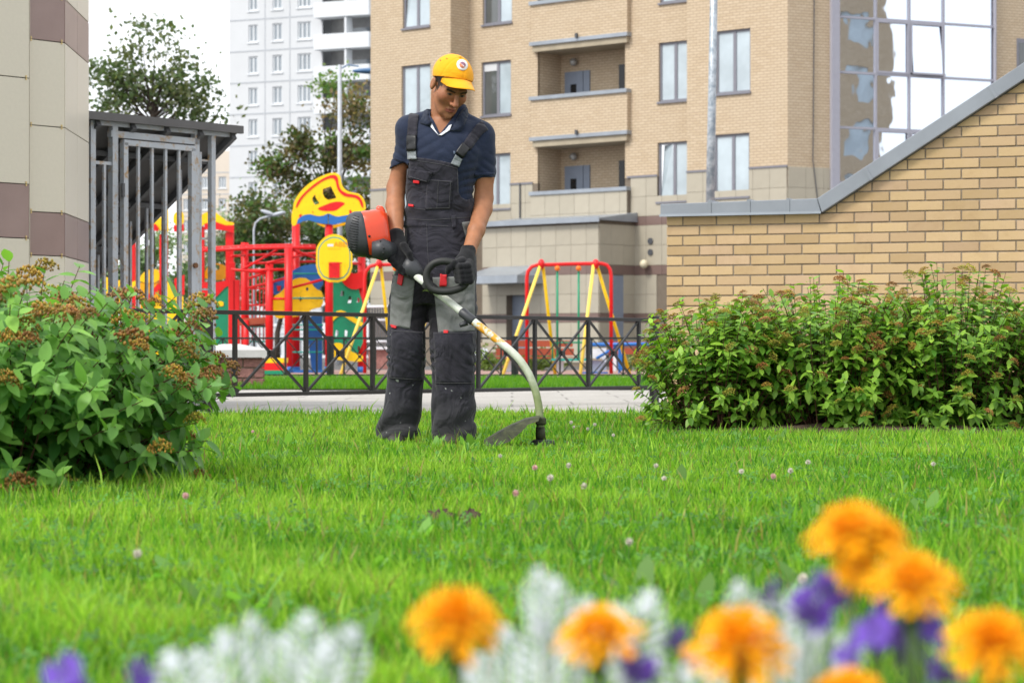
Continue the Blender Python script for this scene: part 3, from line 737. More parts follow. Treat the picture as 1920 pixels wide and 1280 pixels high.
# ------------------------------------------------------------------ playground
def paint(name, c, rough=.4): return plain(name, c, rough, .06, 3, spec=.35, dirt=tuple(x * .7 for x in c), dirt_amt=.15)
M['red'] = paint('red_paint', (.62, .008, .010)); M['yellow'] = paint('yellow_paint', (.85, .56, .004))
M['green'] = paint('green_paint', (.008, .24, .12)); M['blue'] = paint('blue_paint', (.02, .13, .42))
M['teal'] = paint('teal_paint', (.01, .30, .25)); M['ochre'] = paint('ochre_paint', (.72, .38, .004))
M['paleyellow'] = paint('pale_yellow_paint', (.80, .60, .10)); M['wood'] = plain('red_brown_wood', (.30, .06, .025), .6, .2, 4)
M['offwhite'] = plain('offwhite_paint', (.62, .64, .68), .6); M['orange_p'] = paint('orange_print', (.75, .16, .01))
PD = 52.0
from mathutils.geometry import tessellate_polygon
class Kit:
    """parts of one play thing, outlines read at depth PD + dy; th = real board thickness"""
    def __init__(s, root, D): s.r = root; s.o = root.location.copy(); s.D = D
    def p(s, x, y, dy=0.0): return W(x, y, s.D + dy) - s.o
    def board(s, name, pts, mat, dy=0.0, th=.035, par=None):
        return s.cut(name, pts, [], mat, dy, th, par)
    def cut(s, name, pts, holes, mat, dy=0.0, th=.035, par=None):
        loops = [[s.p(x, y, dy) for x, y in L] for L in [pts] + holes]
        tri = tessellate_polygon([[Vector((q.x, q.z, 0)) for q in L] for L in loops])
        fl = [q for L in loops for q in L]; n = len(fl); mb = MB()
        fs = [tuple(t) for t in tri] + [tuple(n + i for i in reversed(t)) for t in tri]; k = 0
        for L in loops:
            m = len(L); fs += [(k + i, n + k + i, n + k + (i + 1) % m, k + (i + 1) % m) for i in range(m)]; k += m
        mb.add(fl + [q + Vector((0, th, 0)) for q in fl], fs); return mb.build(name, M[mat], par or s.r)
    def post(s, name, x, y0, y1, mat, w=.12, dy=0.0, rnd=False, par=None):
        a, b = s.p(x, y0, dy), s.p(x, y1, dy); mb = MB()
        if rnd: mb.tube([a, b], w / 2, 12)
        else: mb.bar(a, b, w)
        return mb.build(name, M[mat], par or s.r, rnd, 0 if rnd else .01)
    def rod(s, name, pts, mat, r=.02, n=8, par=None):
        return MB().tube([s.p(*q) for q in pts], r, n).build(name, M[mat], par or s.r, True)
def smooth(pts, it=2, closed=True):
    for _ in range(it):
        q = []; n = len(pts)
        for i in range(n if closed else n - 1):
            a, b = pts[i], pts[(i + 1) % n]
            q += [(a[0] * .75 + b[0] * .25, a[1] * .75 + b[1] * .25), (a[0] * .25 + b[0] * .75, a[1] * .25 + b[1] * .75)]
        pts = q if closed else [pts[0]] + q + [pts[-1]]
    return pts
GY = HY + CZ / PD * F            # ground row at the play depth
root = empty('climbing_frame', W(590, GY, PD), label='red climbing frame with yellow, blue and green boards and a yellow basketball board', cat='climbing frame')
root.location.z = 0; K = Kit(root, PD)
# posts
for x, y, dy in ((459, 455, 1.2), (505, 495, .1), (541, 464, -.1), (555, 420, 1.0), (617, 421, -.05), (678, 482, .4), (461, 600, .2)):
    K.post('post', x, y, GY - 12, 'red', .17 if x not in (461,) else .13, dy, True)
for x, dy in ((541, -.1), (555, 1.0), (617, -.05), (678, .4)): K.post('post_base', x, GY - 12, GY, 'blue', .19, dy, True)
# roof board
sc = lambda L, ox=540, oy=320, k=11.64: [(ox + a / k, oy + b / k) for a, b in L]
out = [(75, 1220), (80, 920), (110, 850), (120, 720), (170, 600), (300, 420), (480, 260), (700, 130), (900, 55), (1010, 40), (1110, 75), (1150, 140), (1160, 260), (1200, 370), (1300, 450), (1420, 480), (1540, 500), (1640, 590), (1690, 720), (1700, 860), (1600, 880), (1400, 960), (1080, 1010), (880, 930), (650, 1000), (480, 970), (330, 960), (200, 1090), (190, 1180)]
RH = [[(590, 515), (610, 600), (690, 710), (600, 750), (540, 680), (525, 600)], [(760, 400), (935, 340), (1060, 600), (880, 640), (800, 590), (755, 500)]]
roof = K.cut('roof_board', smooth(sc(out), 1), [sc(h) for h in RH], 'yellow', -.1, .05)
arc = [(165, 830), (185, 720), (260, 590), (400, 440), (600, 270), (800, 150), (960, 90), (1050, 100), (1090, 160), (1100, 300), (1150, 420), (1280, 500), (1440, 520), (1560, 560), (1630, 680), (1650, 830), (1590, 770), (1550, 640), (1440, 580), (1250, 570), (1120, 480), (1060, 350), (1040, 220), (980, 160), (900, 165), (760, 220), (600, 330), (440, 460), (300, 610), (220, 760)]
K.board('red_stripe', smooth(sc(arc), 1), 'red', -.112, .012, roof)
K.board('red_leaf', smooth(sc([(630, 825), (800, 750), (1000, 680), (1150, 675), (1260, 715), (1150, 800), (1040, 880), (850, 885), (720, 875)]), 1), 'red', -.112, .012, roof)
for side in ([(195, 1170), (215, 1060), (330, 975), (480, 950), (650, 1000), (780, 985), (865, 930), (870, 1165), (700, 1150), (560, 1110), (450, 1080), (330, 1100)], [(890, 930), (980, 980), (1080, 1010), (1300, 970), (1500, 950), (1650, 990), (1640, 1090), (1400, 1090), (1200, 1120), (1000, 1180), (890, 1165)]):
    K.board('eaves_board', sc(side), 'blue', -.16, .035)
K.board('eaves_board', smooth(sc([(600, 1140), (850, 1190), (1000, 1190), (1250, 1130), (1350, 1120), (1300, 1160), (1100, 1230), (950, 1260), (820, 1250), (680, 1190)]), 1), 'ochre', .9, .04)
K.board('front_scallop', smooth(sc([(215, 1060), (250, 900), (330, 790), (440, 735), (530, 760), (620, 840), (720, 880), (860, 890), (1040, 885), (1140, 810), (1260, 725), (1380, 700), (1500, 745), (1640, 870), (1650, 975), (1500, 945), (1300, 965), (1080, 1005), (980, 975), (880, 925), (780, 980), (650, 995), (480, 945), (330, 970)]), 1), 'yellow', -.145, .03)
for L_ in ([(245, 960), (300, 945), (290, 1000), (245, 1030)], [(1335, 860), (1375, 855), (1410, 945), (1340, 950)], [(525, 880), (560, 905), (535, 925)]): K.board('red_notch', sc(L_), 'red', -.152, .008)
# basketball board
bb = sc([(540, 100), (680, 125), (800, 215), (900, 330), (940, 520), (930, 930), (735, 1160), (315, 1140), (150, 900), (145, 520), (160, 370), (270, 220), (400, 130)], 580, 430, 11.63)
bo = K.board('basketball_board', smooth(bb, 1), 'yellow', -.75, .04)
cxx, cyy = 626.5, 485
inn = [(cxx + (x - cxx) * .90, cyy + (y - cyy) * .895) for x, y in smooth(bb, 1)]; inn2 = [(cxx + (x - cxx) * .845, cyy + (y - cyy) * .84) for x, y in smooth(bb, 1)]
K.board('blue_line', inn, 'teal', -.757, .006, bo); K.board('inner_field', inn2, 'yellow', -.763, .005, bo)
ho = K.board('hoop_plate', sc([(425, 715), (660, 715), (660, 1055), (425, 1055)], 580, 430, 11.63), 'red', -.80, .03, bo)
K.rod('hoop', [(617, 493, -.8), (622, 493.5, -1.05), (633, 493.5, -1.12), (641, 493, -1.0), (641, 493, -.8)], 'red', .012, 6, bo)
def letters(parent, txt, loc, size, mat, ext=.002):
    cu_ = bpy.data.curves.new('lettering', 'FONT'); cu_.body = txt; cu_.size = size; cu_.extrude = ext
    ob = bpy.data.objects.new('lettering', cu_); COL.objects.link(ob)
    dg = bpy.context.evaluated_depsgraph_get(); me = bpy.data.meshes.new_from_object(ob.evaluated_get(dg))
    bpy.data.objects.remove(ob); me.materials.clear(); me.materials.append(mat)
    return link('lettering', me, parent, loc, (R(90), 0, 0))
q = K.p(626.2, 462.5, -.766); letters(bo, '\u0410\u0412\u0415\u041d', q, .135, M['orange_p'])
K.board('white_print', [(614, 457.5), (625, 457.5), (625, 462), (614, 462)], 'offwhite', -.766, .003, bo)
K.board('small_print', [(615, 466.2), (639, 466.2), (639, 467.4), (615, 467.4)], 'ochre', -.766, .003, bo)
# climbing boards
sb = lambda L: [(370 + a / 2.976, 310 + b / 2.976) for a, b in L]
K.board('blue_board', smooth(sb([(420, 640), (490, 620), (525, 590), (580, 560), (660, 548), (700, 560), (702, 700), (560, 700), (420, 740)]), 1), 'blue', .5, .04)
yh = [sb([(x - r, y), (x, y - r * 1.4), (x + r, y), (x, y + r * 1.4)]) for x, y, r in ((575, 745, 11), (613, 690, 9))]
yb = K.cut('yellow_board', smooth(sb([(418, 735), (470, 705), (510, 650), (560, 625), (620, 630), (660, 690), (702, 705), (702, 790), (640, 800), (610, 830), (520, 850), (418, 855)]), 1), yh, 'yellow', .44, .04)
K.board('grip', sb([(443, 672), (466, 672), (462, 700), (448, 700)]), 'red', .47, .03, yb)
gh = [sb([(x - w, y + h), (x - w * .4, y - h), (x + w, y - h * .6), (x + w * .7, y + h)]) for x, y, w, h in ((808, 713, 12, 16), (850, 748, 11, 20), (897, 750, 9, 14), (778, 935, 10, 18), (828, 935, 10, 18), (900, 1018, 8, 12))]
gb = K.cut('green_board', smooth(sb([(738, 655), (800, 640), (920, 660), (928, 1090), (738, 1080)]), 1), gh, 'green', .30, .04)
K.board('red_top', smooth(sb([(800, 640), (830, 615), (880, 605), (930, 585), (935, 680), (870, 695), (830, 675)]), 1), 'red', .25, .045, gb)
K.board('yellow_wave', smooth(sb([(738, 860), (770, 815), (810, 805), (860, 840), (926, 875), (926, 905), (860, 870), (810, 835), (770, 850), (738, 900)]), 1), 'yellow', .28, .015, gb)
K.board('yellow_wave', smooth(sb([(738, 1000), (790, 985), (830, 1010), (870, 1045), (930, 1060), (930, 1100), (738, 1080)]), 1), 'yellow', .28, .015, gb)
# red bars
for i, (dy, y0) in enumerate(((.0, 466), (1.1, 462))):
    K.rod('top_bar', [(380, y0 + 4, dy), (459, y0, dy), (541, y0 - 2, dy), (592, y0 - 1, dy)], 'red', .035)
for k in range(14): x = 386 + k * 15; K.rod('rung', [(x, 466 + 2 - k * .2, 0), (x + 1, 464 - k * .2, 1.1)], 'red', .022, 6)
for a, b in (((455, 505, .1), (520, 468, .1)), ((455, 507, .1), (535, 505, 0)), ((466, 522, .5), (520, 504, .2)), ((541, 466, 0), (592, 484, .3)), ((500, 493, 0), (592, 473, .8)), ((541, 541, .1), (605, 524, .1)), ((459, 494, 1.2), (592, 490, 1.1)), ((459, 478, 1.2), (592, 476, 1.1)), ((640, 493, -.7), (676, 494, .3)), ((466, 540, .9), (541, 520, .2)), ((434, 480, -.2), (459, 479, 1.0)), ((434, 505, -.2), (505, 512, .1)), ((505, 560, .1), (541, 560, 0)), ((505, 585, .1), (541, 585, 0)), ((555, 475, 1.0), (617, 476, .2)), ((617, 500, 0), (678, 520, .4))):
    K.rod('red_bar', [a, b], 'red', .028)
for y in (510, 541, 572, 610): K.rod('red_bar', [(466, y, 1.2), (500, y, .3)], 'red', .02, 6)
for k in range(6): x = 466 + k * 7; K.rod('net_rod', [(x, 505, 1.0), (x, 640, 1.0)], 'red', .014, 6)
for y in (513, 559, 609, 618, 636, 660): K.rod('teal_rung', [(545, y, .3), (606, y, .3)], 'teal', .02, 6)
for y in (612, 640, 662, 684): K.rod('teal_rung', [(468, y, .5), (502, y, .3)], 'teal', .02, 6)
K.board('deck', [(448, 597), (503, 594), (503, 606), (448, 610)], 'wood', .2, .9)
K.board('blue_slide', [(565, 600), (590, 590), (604, 590), (604, GY - 2), (585, GY - 2), (578, 640)], 'blue', 1.0, .05)
K.board('blue_plinth', [(545, GY - 6), (610, GY - 5), (610, GY), (545, GY)], 'blue', .3, .5)
# sand box
sbx = empty('sand_box', W(498, GY - 2, 45), label='small sand box with yellow rim, red and green sides', cat='sand box'); sbx.location.z = 0; k2 = Kit(sbx, 45)
for y0, y1, m, e in ((671, 680, 'yellow', 1.5), (680, 694, 'red', 0), (694, 706, 'green', 0)):
    k2.board('side_board', [(468 - e, y0), (530 + e, y0), (530 + e, y1), (468 - e, y1)], m, 0, .9 + e * .02)
# left play tower behind the gate
rt = empty('play_tower', W(360, GY, 54), label='play tower with wavy yellow and red roof and yellow slide behind the gate', cat='play tower'); rt.location.z = 0; K3 = Kit(rt, 54)
GY3 = HY + CZ / 54 * F
for x, y, dy in ((307, 440, 0), (376, 425, 0), (431, 435, 0), (247, 455, .6), (435, 492, -.4), (444, 525, -.4)): K3.post('post', x, y, GY3, 'red', .17 if x < 434 else .14, dy)
sg = lambda L: [(160 + a / 5.334, 380 + b / 5.334) for a, b in L]
K3.board('roof_board', smooth(sg([(640, 240), (700, 190), (770, 130), (800, 60), (815, 20), (826, 60), (830, 130), (830, 320), (765, 320), (760, 270), (720, 280), (660, 280)]), 1), 'yellow', -.1, .05)
K3.board('roof_board', smooth(sg([(880, 110), (930, 90), (985, 95), (985, 230), (880, 225)]), 1), 'yellow', -.05, .05)
K3.board('roof_board', smooth(sg([(1080, 150), (1100, 0), (1105, -140), (1120, -150), (1135, 0), (1140, 140), (1200, 95), (1290, 85), (1370, 150), (1420, 190), (1485, 195), (1485, 225), (1410, 235), (1300, 190), (1200, 210), (1150, 250), (1080, 250)]), 1), 'yellow', -.12, .05)
for L in ([(650, 235), (700, 210), (730, 250), (728, 285), (650, 275)], [(885, 225), (985, 215), (985, 285), (885, 290)], [(1190, 210), (1300, 190), (1400, 225), (1485, 225), (1485, 305), (1400, 280), (1290, 265), (1190, 270)]):
    K3.board('eaves_board', sg(L), 'red', -.16, .04)
gp = K3.board('wave_panel', sg([(1085, 900), (1120, 880), (1455, 780), (1460, 1640), (1085, 1640)]), 'green', -.3, .04)
K3.board('red_wave', smooth(sg([(1090, 870), (1090, 750), (1160, 790), (1250, 800), (1350, 790), (1460, 765), (1460, 830), (1400, 840), (1350, 900), (1290, 955), (1200, 955), (1140, 905)]), 1), 'red', -.32, .02, gp)
K3.board('yellow_dot', smooth(sg([(1325, 985), (1380, 985), (1385, 1035), (1325, 1035)]), 1), 'yellow', -.315, .012, gp)
ap = K3.cut('arch_panel', smooth(sg([(1190, 780), (1200, 660), (1280, 605), (1360, 610), (1425, 650), (1430, 770)]), 1), [smooth(sg([(1295, 620), (1340, 620), (1345, 670), (1295, 675)]), 1)], 'ochre', .3, .04)
sl_ = K3.board('slide_tube', smooth(sg([(545, 740), (600, 680), (680, 660), (740, 680), (740, 800), (545, 800)]), 1), 'yellow', .4, .6)
K3.board('slide_side', sg([(545, 800), (730, 800), (730, 1640), (560, 1640)]), 'ochre', .42, .06)
K3.board('slide_rail', sg([(395, 930), (470, 790), (500, 780), (500, 830), (420, 990), (395, 1000)]), 'yellow', -.2, .06)
K3.board('slide_rail', sg([(395, 1010), (500, 850), (500, 1060), (395, 1060)]), 'red', -.18, .05)
K3.board('slide_rail', sg([(560, 1000), (730, 800), (740, 860), (580, 1050)]), 'red', -.2, .06)
K3.board('yellow_panel', sg([(780, 790), (830, 790), (980, 940), (980, 1640), (660, 1640), (660, 1050), (780, 900)]), 'yellow', -.1, .05)
K3.board('red_panel', sg([(890, 760), (990, 720), (990, 920), (930, 920), (890, 860)]), 'red', -.12, .05)
K3.board('yellow_panel', sg([(200, 740), (300, 790), (420, 740), (420, 1000), (200, 1000)]), 'yellow', 1.2, .05)
K3.post('yellow_post', 366, 545, GY3, 'yellow', .12, -.32)

# ------------------------------------------------------------------ swings
def swing(name, x0, D, label):
    gy = HY + CZ / D * F; r = empty(name, W(x0, gy, D), label=label, cat='swing', group='red and yellow swing frames'); r.location.z = 0; k = Kit(r, D)
    dx = x0 - 1066
    q = lambda x, y, dy=0.0: (x + dx, y, dy)
    k.rod('red_frame', [q(988, gy - 2), q(988, 520), q(990, 509), q(997, 500), q(1007, 497), q(1066, 495), q(1128, 494), q(1138, 497), q(1144, 505), q(1146, 518), q(1146, gy - 2)], 'red', .036, 12)
    for a, b in ((q(1013, 498, -.05), q(943, gy, -.75)), (q(1018, 498, .05), q(1041, gy, .8)), (q(1113, 497, -.05), q(1088, gy, -.75)), (q(1119, 497, .05), q(1181, gy, .8))):
        k.rod('yellow_leg', [a, b], 'yellow' if a[0] - dx in (1018, 1119) else 'paleyellow', .034, 10)
    for x in (1015, 1117):
        c = k.p(x + dx, 495, 0); MB().ball(c, (.07, .12, .10), 12, 8).build('clamp', M['red'], r, True)
    for x in (1045, 1085):
        k.rod('hanger', [q(x, 505, 0), q(x, 672, 0)], 'green', .022, 8)
        c = k.p(x + dx, 503, -.06); MB().ball(c, .055, 10, 6).build('hinge', M['orange_p'], r, True)
    MB().b2(k.p(1034 + dx, 0).x, k.p(1102 + dx, 0).x, -.25, .25, k.p(0, 676).z, k.p(0, 672).z).build('seat', M['teal'], r)
    k.rod('seat_rail', [q(1036, 674, .2), q(1036, 642, .2), q(1100, 642, .2), q(1100, 674, .2)], 'green', .02, 6)
swing('swing_frame', 1066, 48, 'swing frame to the right of the man, between the fences and the bush')
swing('swing_frame', 762, 49, 'swing frame mostly hidden behind the man')
# ------------------------------------------------------------------ bench, seesaw, boxes by the house
D = 55; b = empty('bench', W(985, HY + CZ / D * F, D), label='red-brown slatted bench behind the right swing frame', cat='bench'); b.location.z = 0; kb = Kit(b, D)
kb.board('back_slat', [(932, 638), (1074, 638), (1074, 650), (932, 650)], 'wood', .1, .04); kb.board('back_slat', [(930, 653), (1076, 653), (1076, 666), (930, 666)], 'wood', .08, .04)
kb.board('seat_slat', [(930, 669), (1078, 669), (1078, 672), (930, 672)], 'wood', -.45, .5)
for x in (955, 1050): kb.post('leg', x, 666, HY + CZ / D * F, 'offwhite', .16, -.1)
b2 = empty('bench', W(1190, HY + CZ / D * F, D + 2), label='red-brown bench half hidden behind the fence end by the bush', cat='bench'); b2.location.z = 0; kb = Kit(b2, D + 2)
kb.board('back_slat', [(1140, 640), (1240, 640), (1240, 650), (1140, 650)], 'wood', .1, .04); kb.board('back_slat', [(1140, 652), (1240, 652), (1240, 664), (1140, 664)], 'wood', .08, .04)
for x in (1150, 1225): kb.post('leg', x, 660, HY + CZ / (D + 2) * F, 'offwhite', .14, -.1)
D = 50; s2 = empty('seesaw', W(1165, HY + CZ / D * F, D), label='blue seesaw with white panel behind the right swing frame', cat='seesaw'); s2.location.z = 0; ks = Kit(s2, D)
ks.rod('beam', [(1105, 646), (1210, 645), (1250, 650)], 'blue', .04); ks.rod('brace', [(1118, 672), (1155, 650)], 'blue', .03); ks.rod('handle', [(1106, 665), (1105, 645), (1110, 640)], 'blue', .03)
ks.board('support', [(1160, 650), (1166, 650), (1171, 688), (1160, HY + CZ / D * F)], 'blue', 0, .3)
ks.board('white_panel', [(1106, 654), (1137, 652), (1137, 694), (1108, 698)], 'offwhite', .5, .05)
ks.board('plank', [(1040, 669), (1130, 672), (1130, 676), (1040, 673)], 'soffit', .3, .3)
ks.board('foot', [(1090, 697), (1140, 697), (1140, 701), (1090, 701)], 'blue', .2, .4)
# low wall with steps and a flower bed in front of the house
D = 62; lw = empty('entrance_steps', W(890, HY + CZ / D * F, D), label='grey entrance steps with low red brick base beside the house', cat='steps'); lw.location.z = 0; kl = Kit(lw, D)
kl.board('brick_base', [(860, 660), (1000, 660), (1000, 690), (860, 690)], 'split', .3, .5)
for i in range(3): kl.board('step', [(885, 653 + i * 7), (913 - i * 0, 653 + i * 7), (915, 659 + i * 7), (885, 659 + i * 7)], 'offwhite', .0 - i * .3, .4)
kl.board('slab', [(855, 642), (955, 642), (955, 649), (855, 649)], 'soffit', .6, 1.2)
# grille fence left of the man, far
D = 60; gf = empty('grille_fence', W(715, HY + CZ / D * F, D), label='pale window grille and low wall left of the man, behind the swing', cat='fence'); gf.location.z = 0; kg = Kit(gf, D)
kg.board('low_wall', [(690, 655), (735, 655), (735, 692), (690, 692)], 'split', .2, .3); kg.board('wall_cap', [(688, 650), (737, 650), (737, 655), (688, 655)], 'offwhite', .1, .4)
for i in range(9): kg.post('bar', 693 + i * 5, 575, 650, 'gatedark', .05, .2)
for y in (575, 600, 640): kg.rod('rail', [(688, y, .2), (737, y, .2)], 'offwhite', .035)
# ------------------------------------------------------------------ smooth solid modelling for the figure
def surfnet(vol, org, h):
    ins = vol < 0; nx, ny, nz = vol.shape
    cnt = np.zeros((nx - 1, ny - 1, nz - 1), np.int8)
    C = [(i, j, k) for i in (0, 1) for j in (0, 1) for k in (0, 1)]
    sl = lambda a, o: a[o[0]:nx - 1 + o[0], o[1]:ny - 1 + o[1], o[2]:nz - 1 + o[2]]
    for o in C: cnt += sl(ins, o)
    act = (cnt > 0) & (cnt < 8); I = np.argwhere(act); n = len(I)
    idx = np.full(act.shape, -1, np.int64); idx[act] = np.arange(n)
    val = {o: vol[I[:, 0] + o[0], I[:, 1] + o[1], I[:, 2] + o[2]] for o in C}
    P = np.zeros((n, 3)); w = np.zeros(n)
    for a in C:
        for ax in range(3):
            if a[ax]: continue
            b = list(a); b[ax] = 1; b = tuple(b); va, vb = val[a], val[b]; m = (va < 0) != (vb < 0)
            t = np.where(m, va / np.where(m, va - vb, 1), 0); q = np.tile(np.array(a, float), (n, 1)); q[:, ax] += t
            P += q * m[:, None]; w += m
    P = (I + P / w[:, None]) * h + np.array(org)
    Q = []
    for ax in range(3):
        s0 = [slice(None)] * 3; s1 = [slice(None)] * 3; s0[ax] = slice(0, -1); s1[ax] = slice(1, None)
        cr = ins[tuple(s0)] != ins[tuple(s1)]; E = np.argwhere(cr); u, v = (ax + 1) % 3, (ax + 2) % 3
        ok = (E[:, u] > 0) & (E[:, v] > 0) & (E[:, u] < vol.shape[u] - 1) & (E[:, v] < vol.shape[v] - 1); E = E[ok]
        c = []
        for du, dv in ((-1, -1), (0, -1), (0, 0), (-1, 0)):
            e = E.copy(); e[:, u] += du; e[:, v] += dv; c.append(idx[e[:, 0], e[:, 1], e[:, 2]])
        q = np.stack(c, 1); fl = ~ins[E[:, 0], E[:, 1], E[:, 2]]; q[fl] = q[fl][:, ::-1]; Q.append(q)
    return P, np.concatenate(Q)

class Field:
    def __init__(s, lo, hi, h):
        s.lo = np.array(lo, float); s.h = h; s.n = np.ceil((np.array(hi) - s.lo) / h).astype(int) + 1
        s.ax = [s.lo[i] + h * np.arange(s.n[i]) for i in range(3)]; s.d = np.full(tuple(s.n), .15, np.float32)
    def blk(s, lo, hi):
        sl = []
        for i in range(3):
            a = max(0, int((lo[i] - s.lo[i]) / s.h) - 1); b = min(s.n[i], int((hi[i] - s.lo[i]) / s.h) + 3); sl.append(slice(a, max(a, b)))
        X = s.ax[0][sl[0]][:, None, None]; Y = s.ax[1][sl[1]][None, :, None]; Z = s.ax[2][sl[2]][None, None, :]
        return tuple(sl), X, Y, Z
    def op(s, fn, lo, hi, k, mode='add'):
        m = .03 + k; lo = np.array(lo) - m; hi = np.array(hi) + m
        sl, X, Y, Z = s.blk(lo, hi)
        if any(q.stop <= q.start for q in sl): return
        a = s.d[sl]; b = fn(X, Y, Z).astype(np.float32)
        if mode == 'add':
            hh = np.maximum(k - np.abs(a - b), 0) / max(k, 1e-6); s.d[sl] = np.minimum(a, b) - hh * hh * k * .25
        else:
            b = -b; hh = np.maximum(k - np.abs(a - b), 0) / max(k, 1e-6); s.d[sl] = np.maximum(a, b) + hh * hh * k * .25
    def cone(s, a, b, ra, rb, k=.01, mode='add'):
        a = np.array(a, float); b = np.array(b, float); ab = b - a; L2 = float(ab @ ab); r = max(ra, rb)
        def fn(X, Y, Z):
            x, y, z = X - a[0], Y - a[1], Z - a[2]
            t = np.clip((x * ab[0] + y * ab[1] + z * ab[2]) / L2, 0, 1)
            return np.sqrt((x - t * ab[0]) ** 2 + (y - t * ab[1]) ** 2 + (z - t * ab[2]) ** 2) - (ra + (rb - ra) * t)
        s.op(fn, np.minimum(a, b) - r, np.maximum(a, b) + r, k, mode)
    def chain(s, pts, rr, k=.01):
        for i in range(len(pts) - 1): s.cone(pts[i], pts[i + 1], rr[i], rr[i + 1], k)
    def ell(s, c, r, k=.01, mode='add', Rm=None):
        c = np.array(c, float); r = np.array(r, float); rm = r.max()
        s.op(lambda X, Y, Z: ell(X - c[0], Y - c[1], Z - c[2], r, Rm), c - rm, c + rm, k, mode)
    def mesh(s, name, mat, cols=None, smooth=True):
        P, Q = surfnet(s.d, s.lo, s.h); c = cols(P) if cols else None
        return rawmesh(name, P, Q, mat, smooth, c)
def ell(x, y, z, r, Rm=None):
    if Rm is not None: x, y, z = (Rm[i][0] * x + Rm[i][1] * y + Rm[i][2] * z for i in range(3))
    k0 = np.sqrt((x / r[0]) ** 2 + (y / r[1]) ** 2 + (z / r[2]) ** 2) + 1e-9
    k1 = np.sqrt((x / r[0] ** 2) ** 2 + (y / r[1] ** 2) ** 2 + (z / r[2] ** 2) ** 2) + 1e-9
    return k0 * (k0 - 1) / k1

MD = 11.1; PX = F / MD
def m(x, y, d=0.0): return np.array(W(x, y, MD + d))
def zpx(y): return CZ + (HY - y) / PX
class ZLoft:
    """solid of stacked ellipses: rows of (photo row, centre column, half width px, half depth m, depth offset m)"""
    def __init__(s, rows, grow=0.0, sm=9):
        rows = sorted(rows, key=lambda r: -r[0]); z = np.array([zpx(r[0]) for r in rows])
        s.z0, s.z1 = z[0], z[-1]; s.zz = np.linspace(s.z0, s.z1, 300); ker = np.hanning(2 * sm + 3)[1:-1]; ker /= ker.sum()
        def tab(v):
            t = np.interp(s.zz, z, v); return np.convolve(np.pad(t, sm, mode='edge'), ker, 'valid')
        s.cx = tab([(r[1] - 960) / PX for r in rows]); s.rx = tab([r[2] / PX for r in rows]) + grow
        s.ry = tab([r[3] for r in rows]) + grow; s.cy = tab([MD + r[4] for r in rows]); s.grow = grow
    def fn(s, disp=None, p=2.3):
        def f(X, Y, Z):
            i = lambda t: np.interp(Z.ravel(), s.zz, t)[None, None, :]
            rx, ry = i(s.rx), i(s.ry); u = np.abs((X - i(s.cx)) / rx); v = np.abs((Y - i(s.cy)) / ry)
            d = ((u ** p + v ** p) ** (1 / p) - 1) * np.minimum(rx, ry)
            if disp is not None: d = d + disp(X, Y, Z)
            return np.maximum(d, np.maximum(s.z0 - Z, Z - s.z1))
        return f
    def box(s): return ((s.cx - s.rx).min(), (s.cy - s.ry).min(), s.z0), ((s.cx + s.rx).max(), (s.cy + s.ry).max(), s.z1)
    def into(s, fld, k=.01, disp=None, mode='add', p=2.3): lo, hi = s.box(); fld.op(s.fn(disp, p), lo, hi, k, mode)

def inpoly(px, py, poly):
    c = np.zeros(len(px), bool); n = len(poly)
    for i in range(n):
        (x0, y0), (x1, y1) = poly[i], poly[(i + 1) % n]
        if y0 == y1: continue
        t = ((y0 > py) != (y1 > py)) & (px < (x1 - x0) * (py - y0) / (y1 - y0) + x0); c ^= t
    return c
def to_px(P): return 960 + F * P[:, 0] / P[:, 1], HY - (P[:, 2] - CZ) * F / P[:, 1]
def wave(seed, n=10, lo=8, hi=30):
    r = np.random.default_rng(seed); D = r.normal(size=(n, 3)); D /= np.linalg.norm(D, axis=1)[:, None]; k = r.uniform(lo, hi, n); ph = r.uniform(0, 6.28, n)
    return lambda X, Y, Z: sum(np.sin(k[i] * (D[i, 0] * X + D[i, 1] * Y + D[i, 2] * Z) + ph[i]) for i in range(n)) / math.sqrt(n)

# ------------------------------------------------------------------ body: one continuous surface
TORSO = [(214, 836, 22, .055, .02), (222, 834, 34, .075, .02), (230, 834, 54, .092, .02), (242, 834, 68, .10, .02), (262, 834, 72, .112, .01), (290, 833, 68, .118, .0), (320, 830, 63, .113, 0), (360, 826, 60, .104, .01), (400, 824, 59, .10, .015), (425, 823, 61, .10, .015)]
O = m(843, 162, -.06)
fv = np.array([.355, -.755, -.55]); fv /= np.linalg.norm(fv); uv = np.array([0, 0, 1.0]) - fv[2] * fv; uv /= np.linalg.norm(uv); sv = np.cross(fv, uv)
uv = uv * math.cos(R(7)) - sv * math.sin(R(7)); sv = np.cross(fv, uv)
HR = np.stack([-sv, fv, uv])                         # head axes: a to his left, b forward, c up
def head_local(X, Y, Z):
    x, y, z = X - O[0], Y - O[1], Z - O[2]; return tuple(HR[i, 0] * x + HR[i, 1] * y + HR[i, 2] * z for i in range(3))
def smin(a, b, k): h = np.maximum(k - np.abs(a - b), 0) / k; return np.minimum(a, b) - h * h * k * .25
def smax(a, b, k): return -smin(-a, -b, k)
def caps(a, b, c, p, q, ra, rb):
    p = np.array(p); q = np.array(q); ab = q - p; t = np.clip(((a - p[0]) * ab[0] + (b - p[1]) * ab[1] + (c - p[2]) * ab[2]) / (ab @ ab), 0, 1)
    return np.sqrt((a - p[0] - t * ab[0]) ** 2 + (b - p[1] - t * ab[1]) ** 2 + (c - p[2] - t * ab[2]) ** 2) - (ra + (rb - ra) * t)
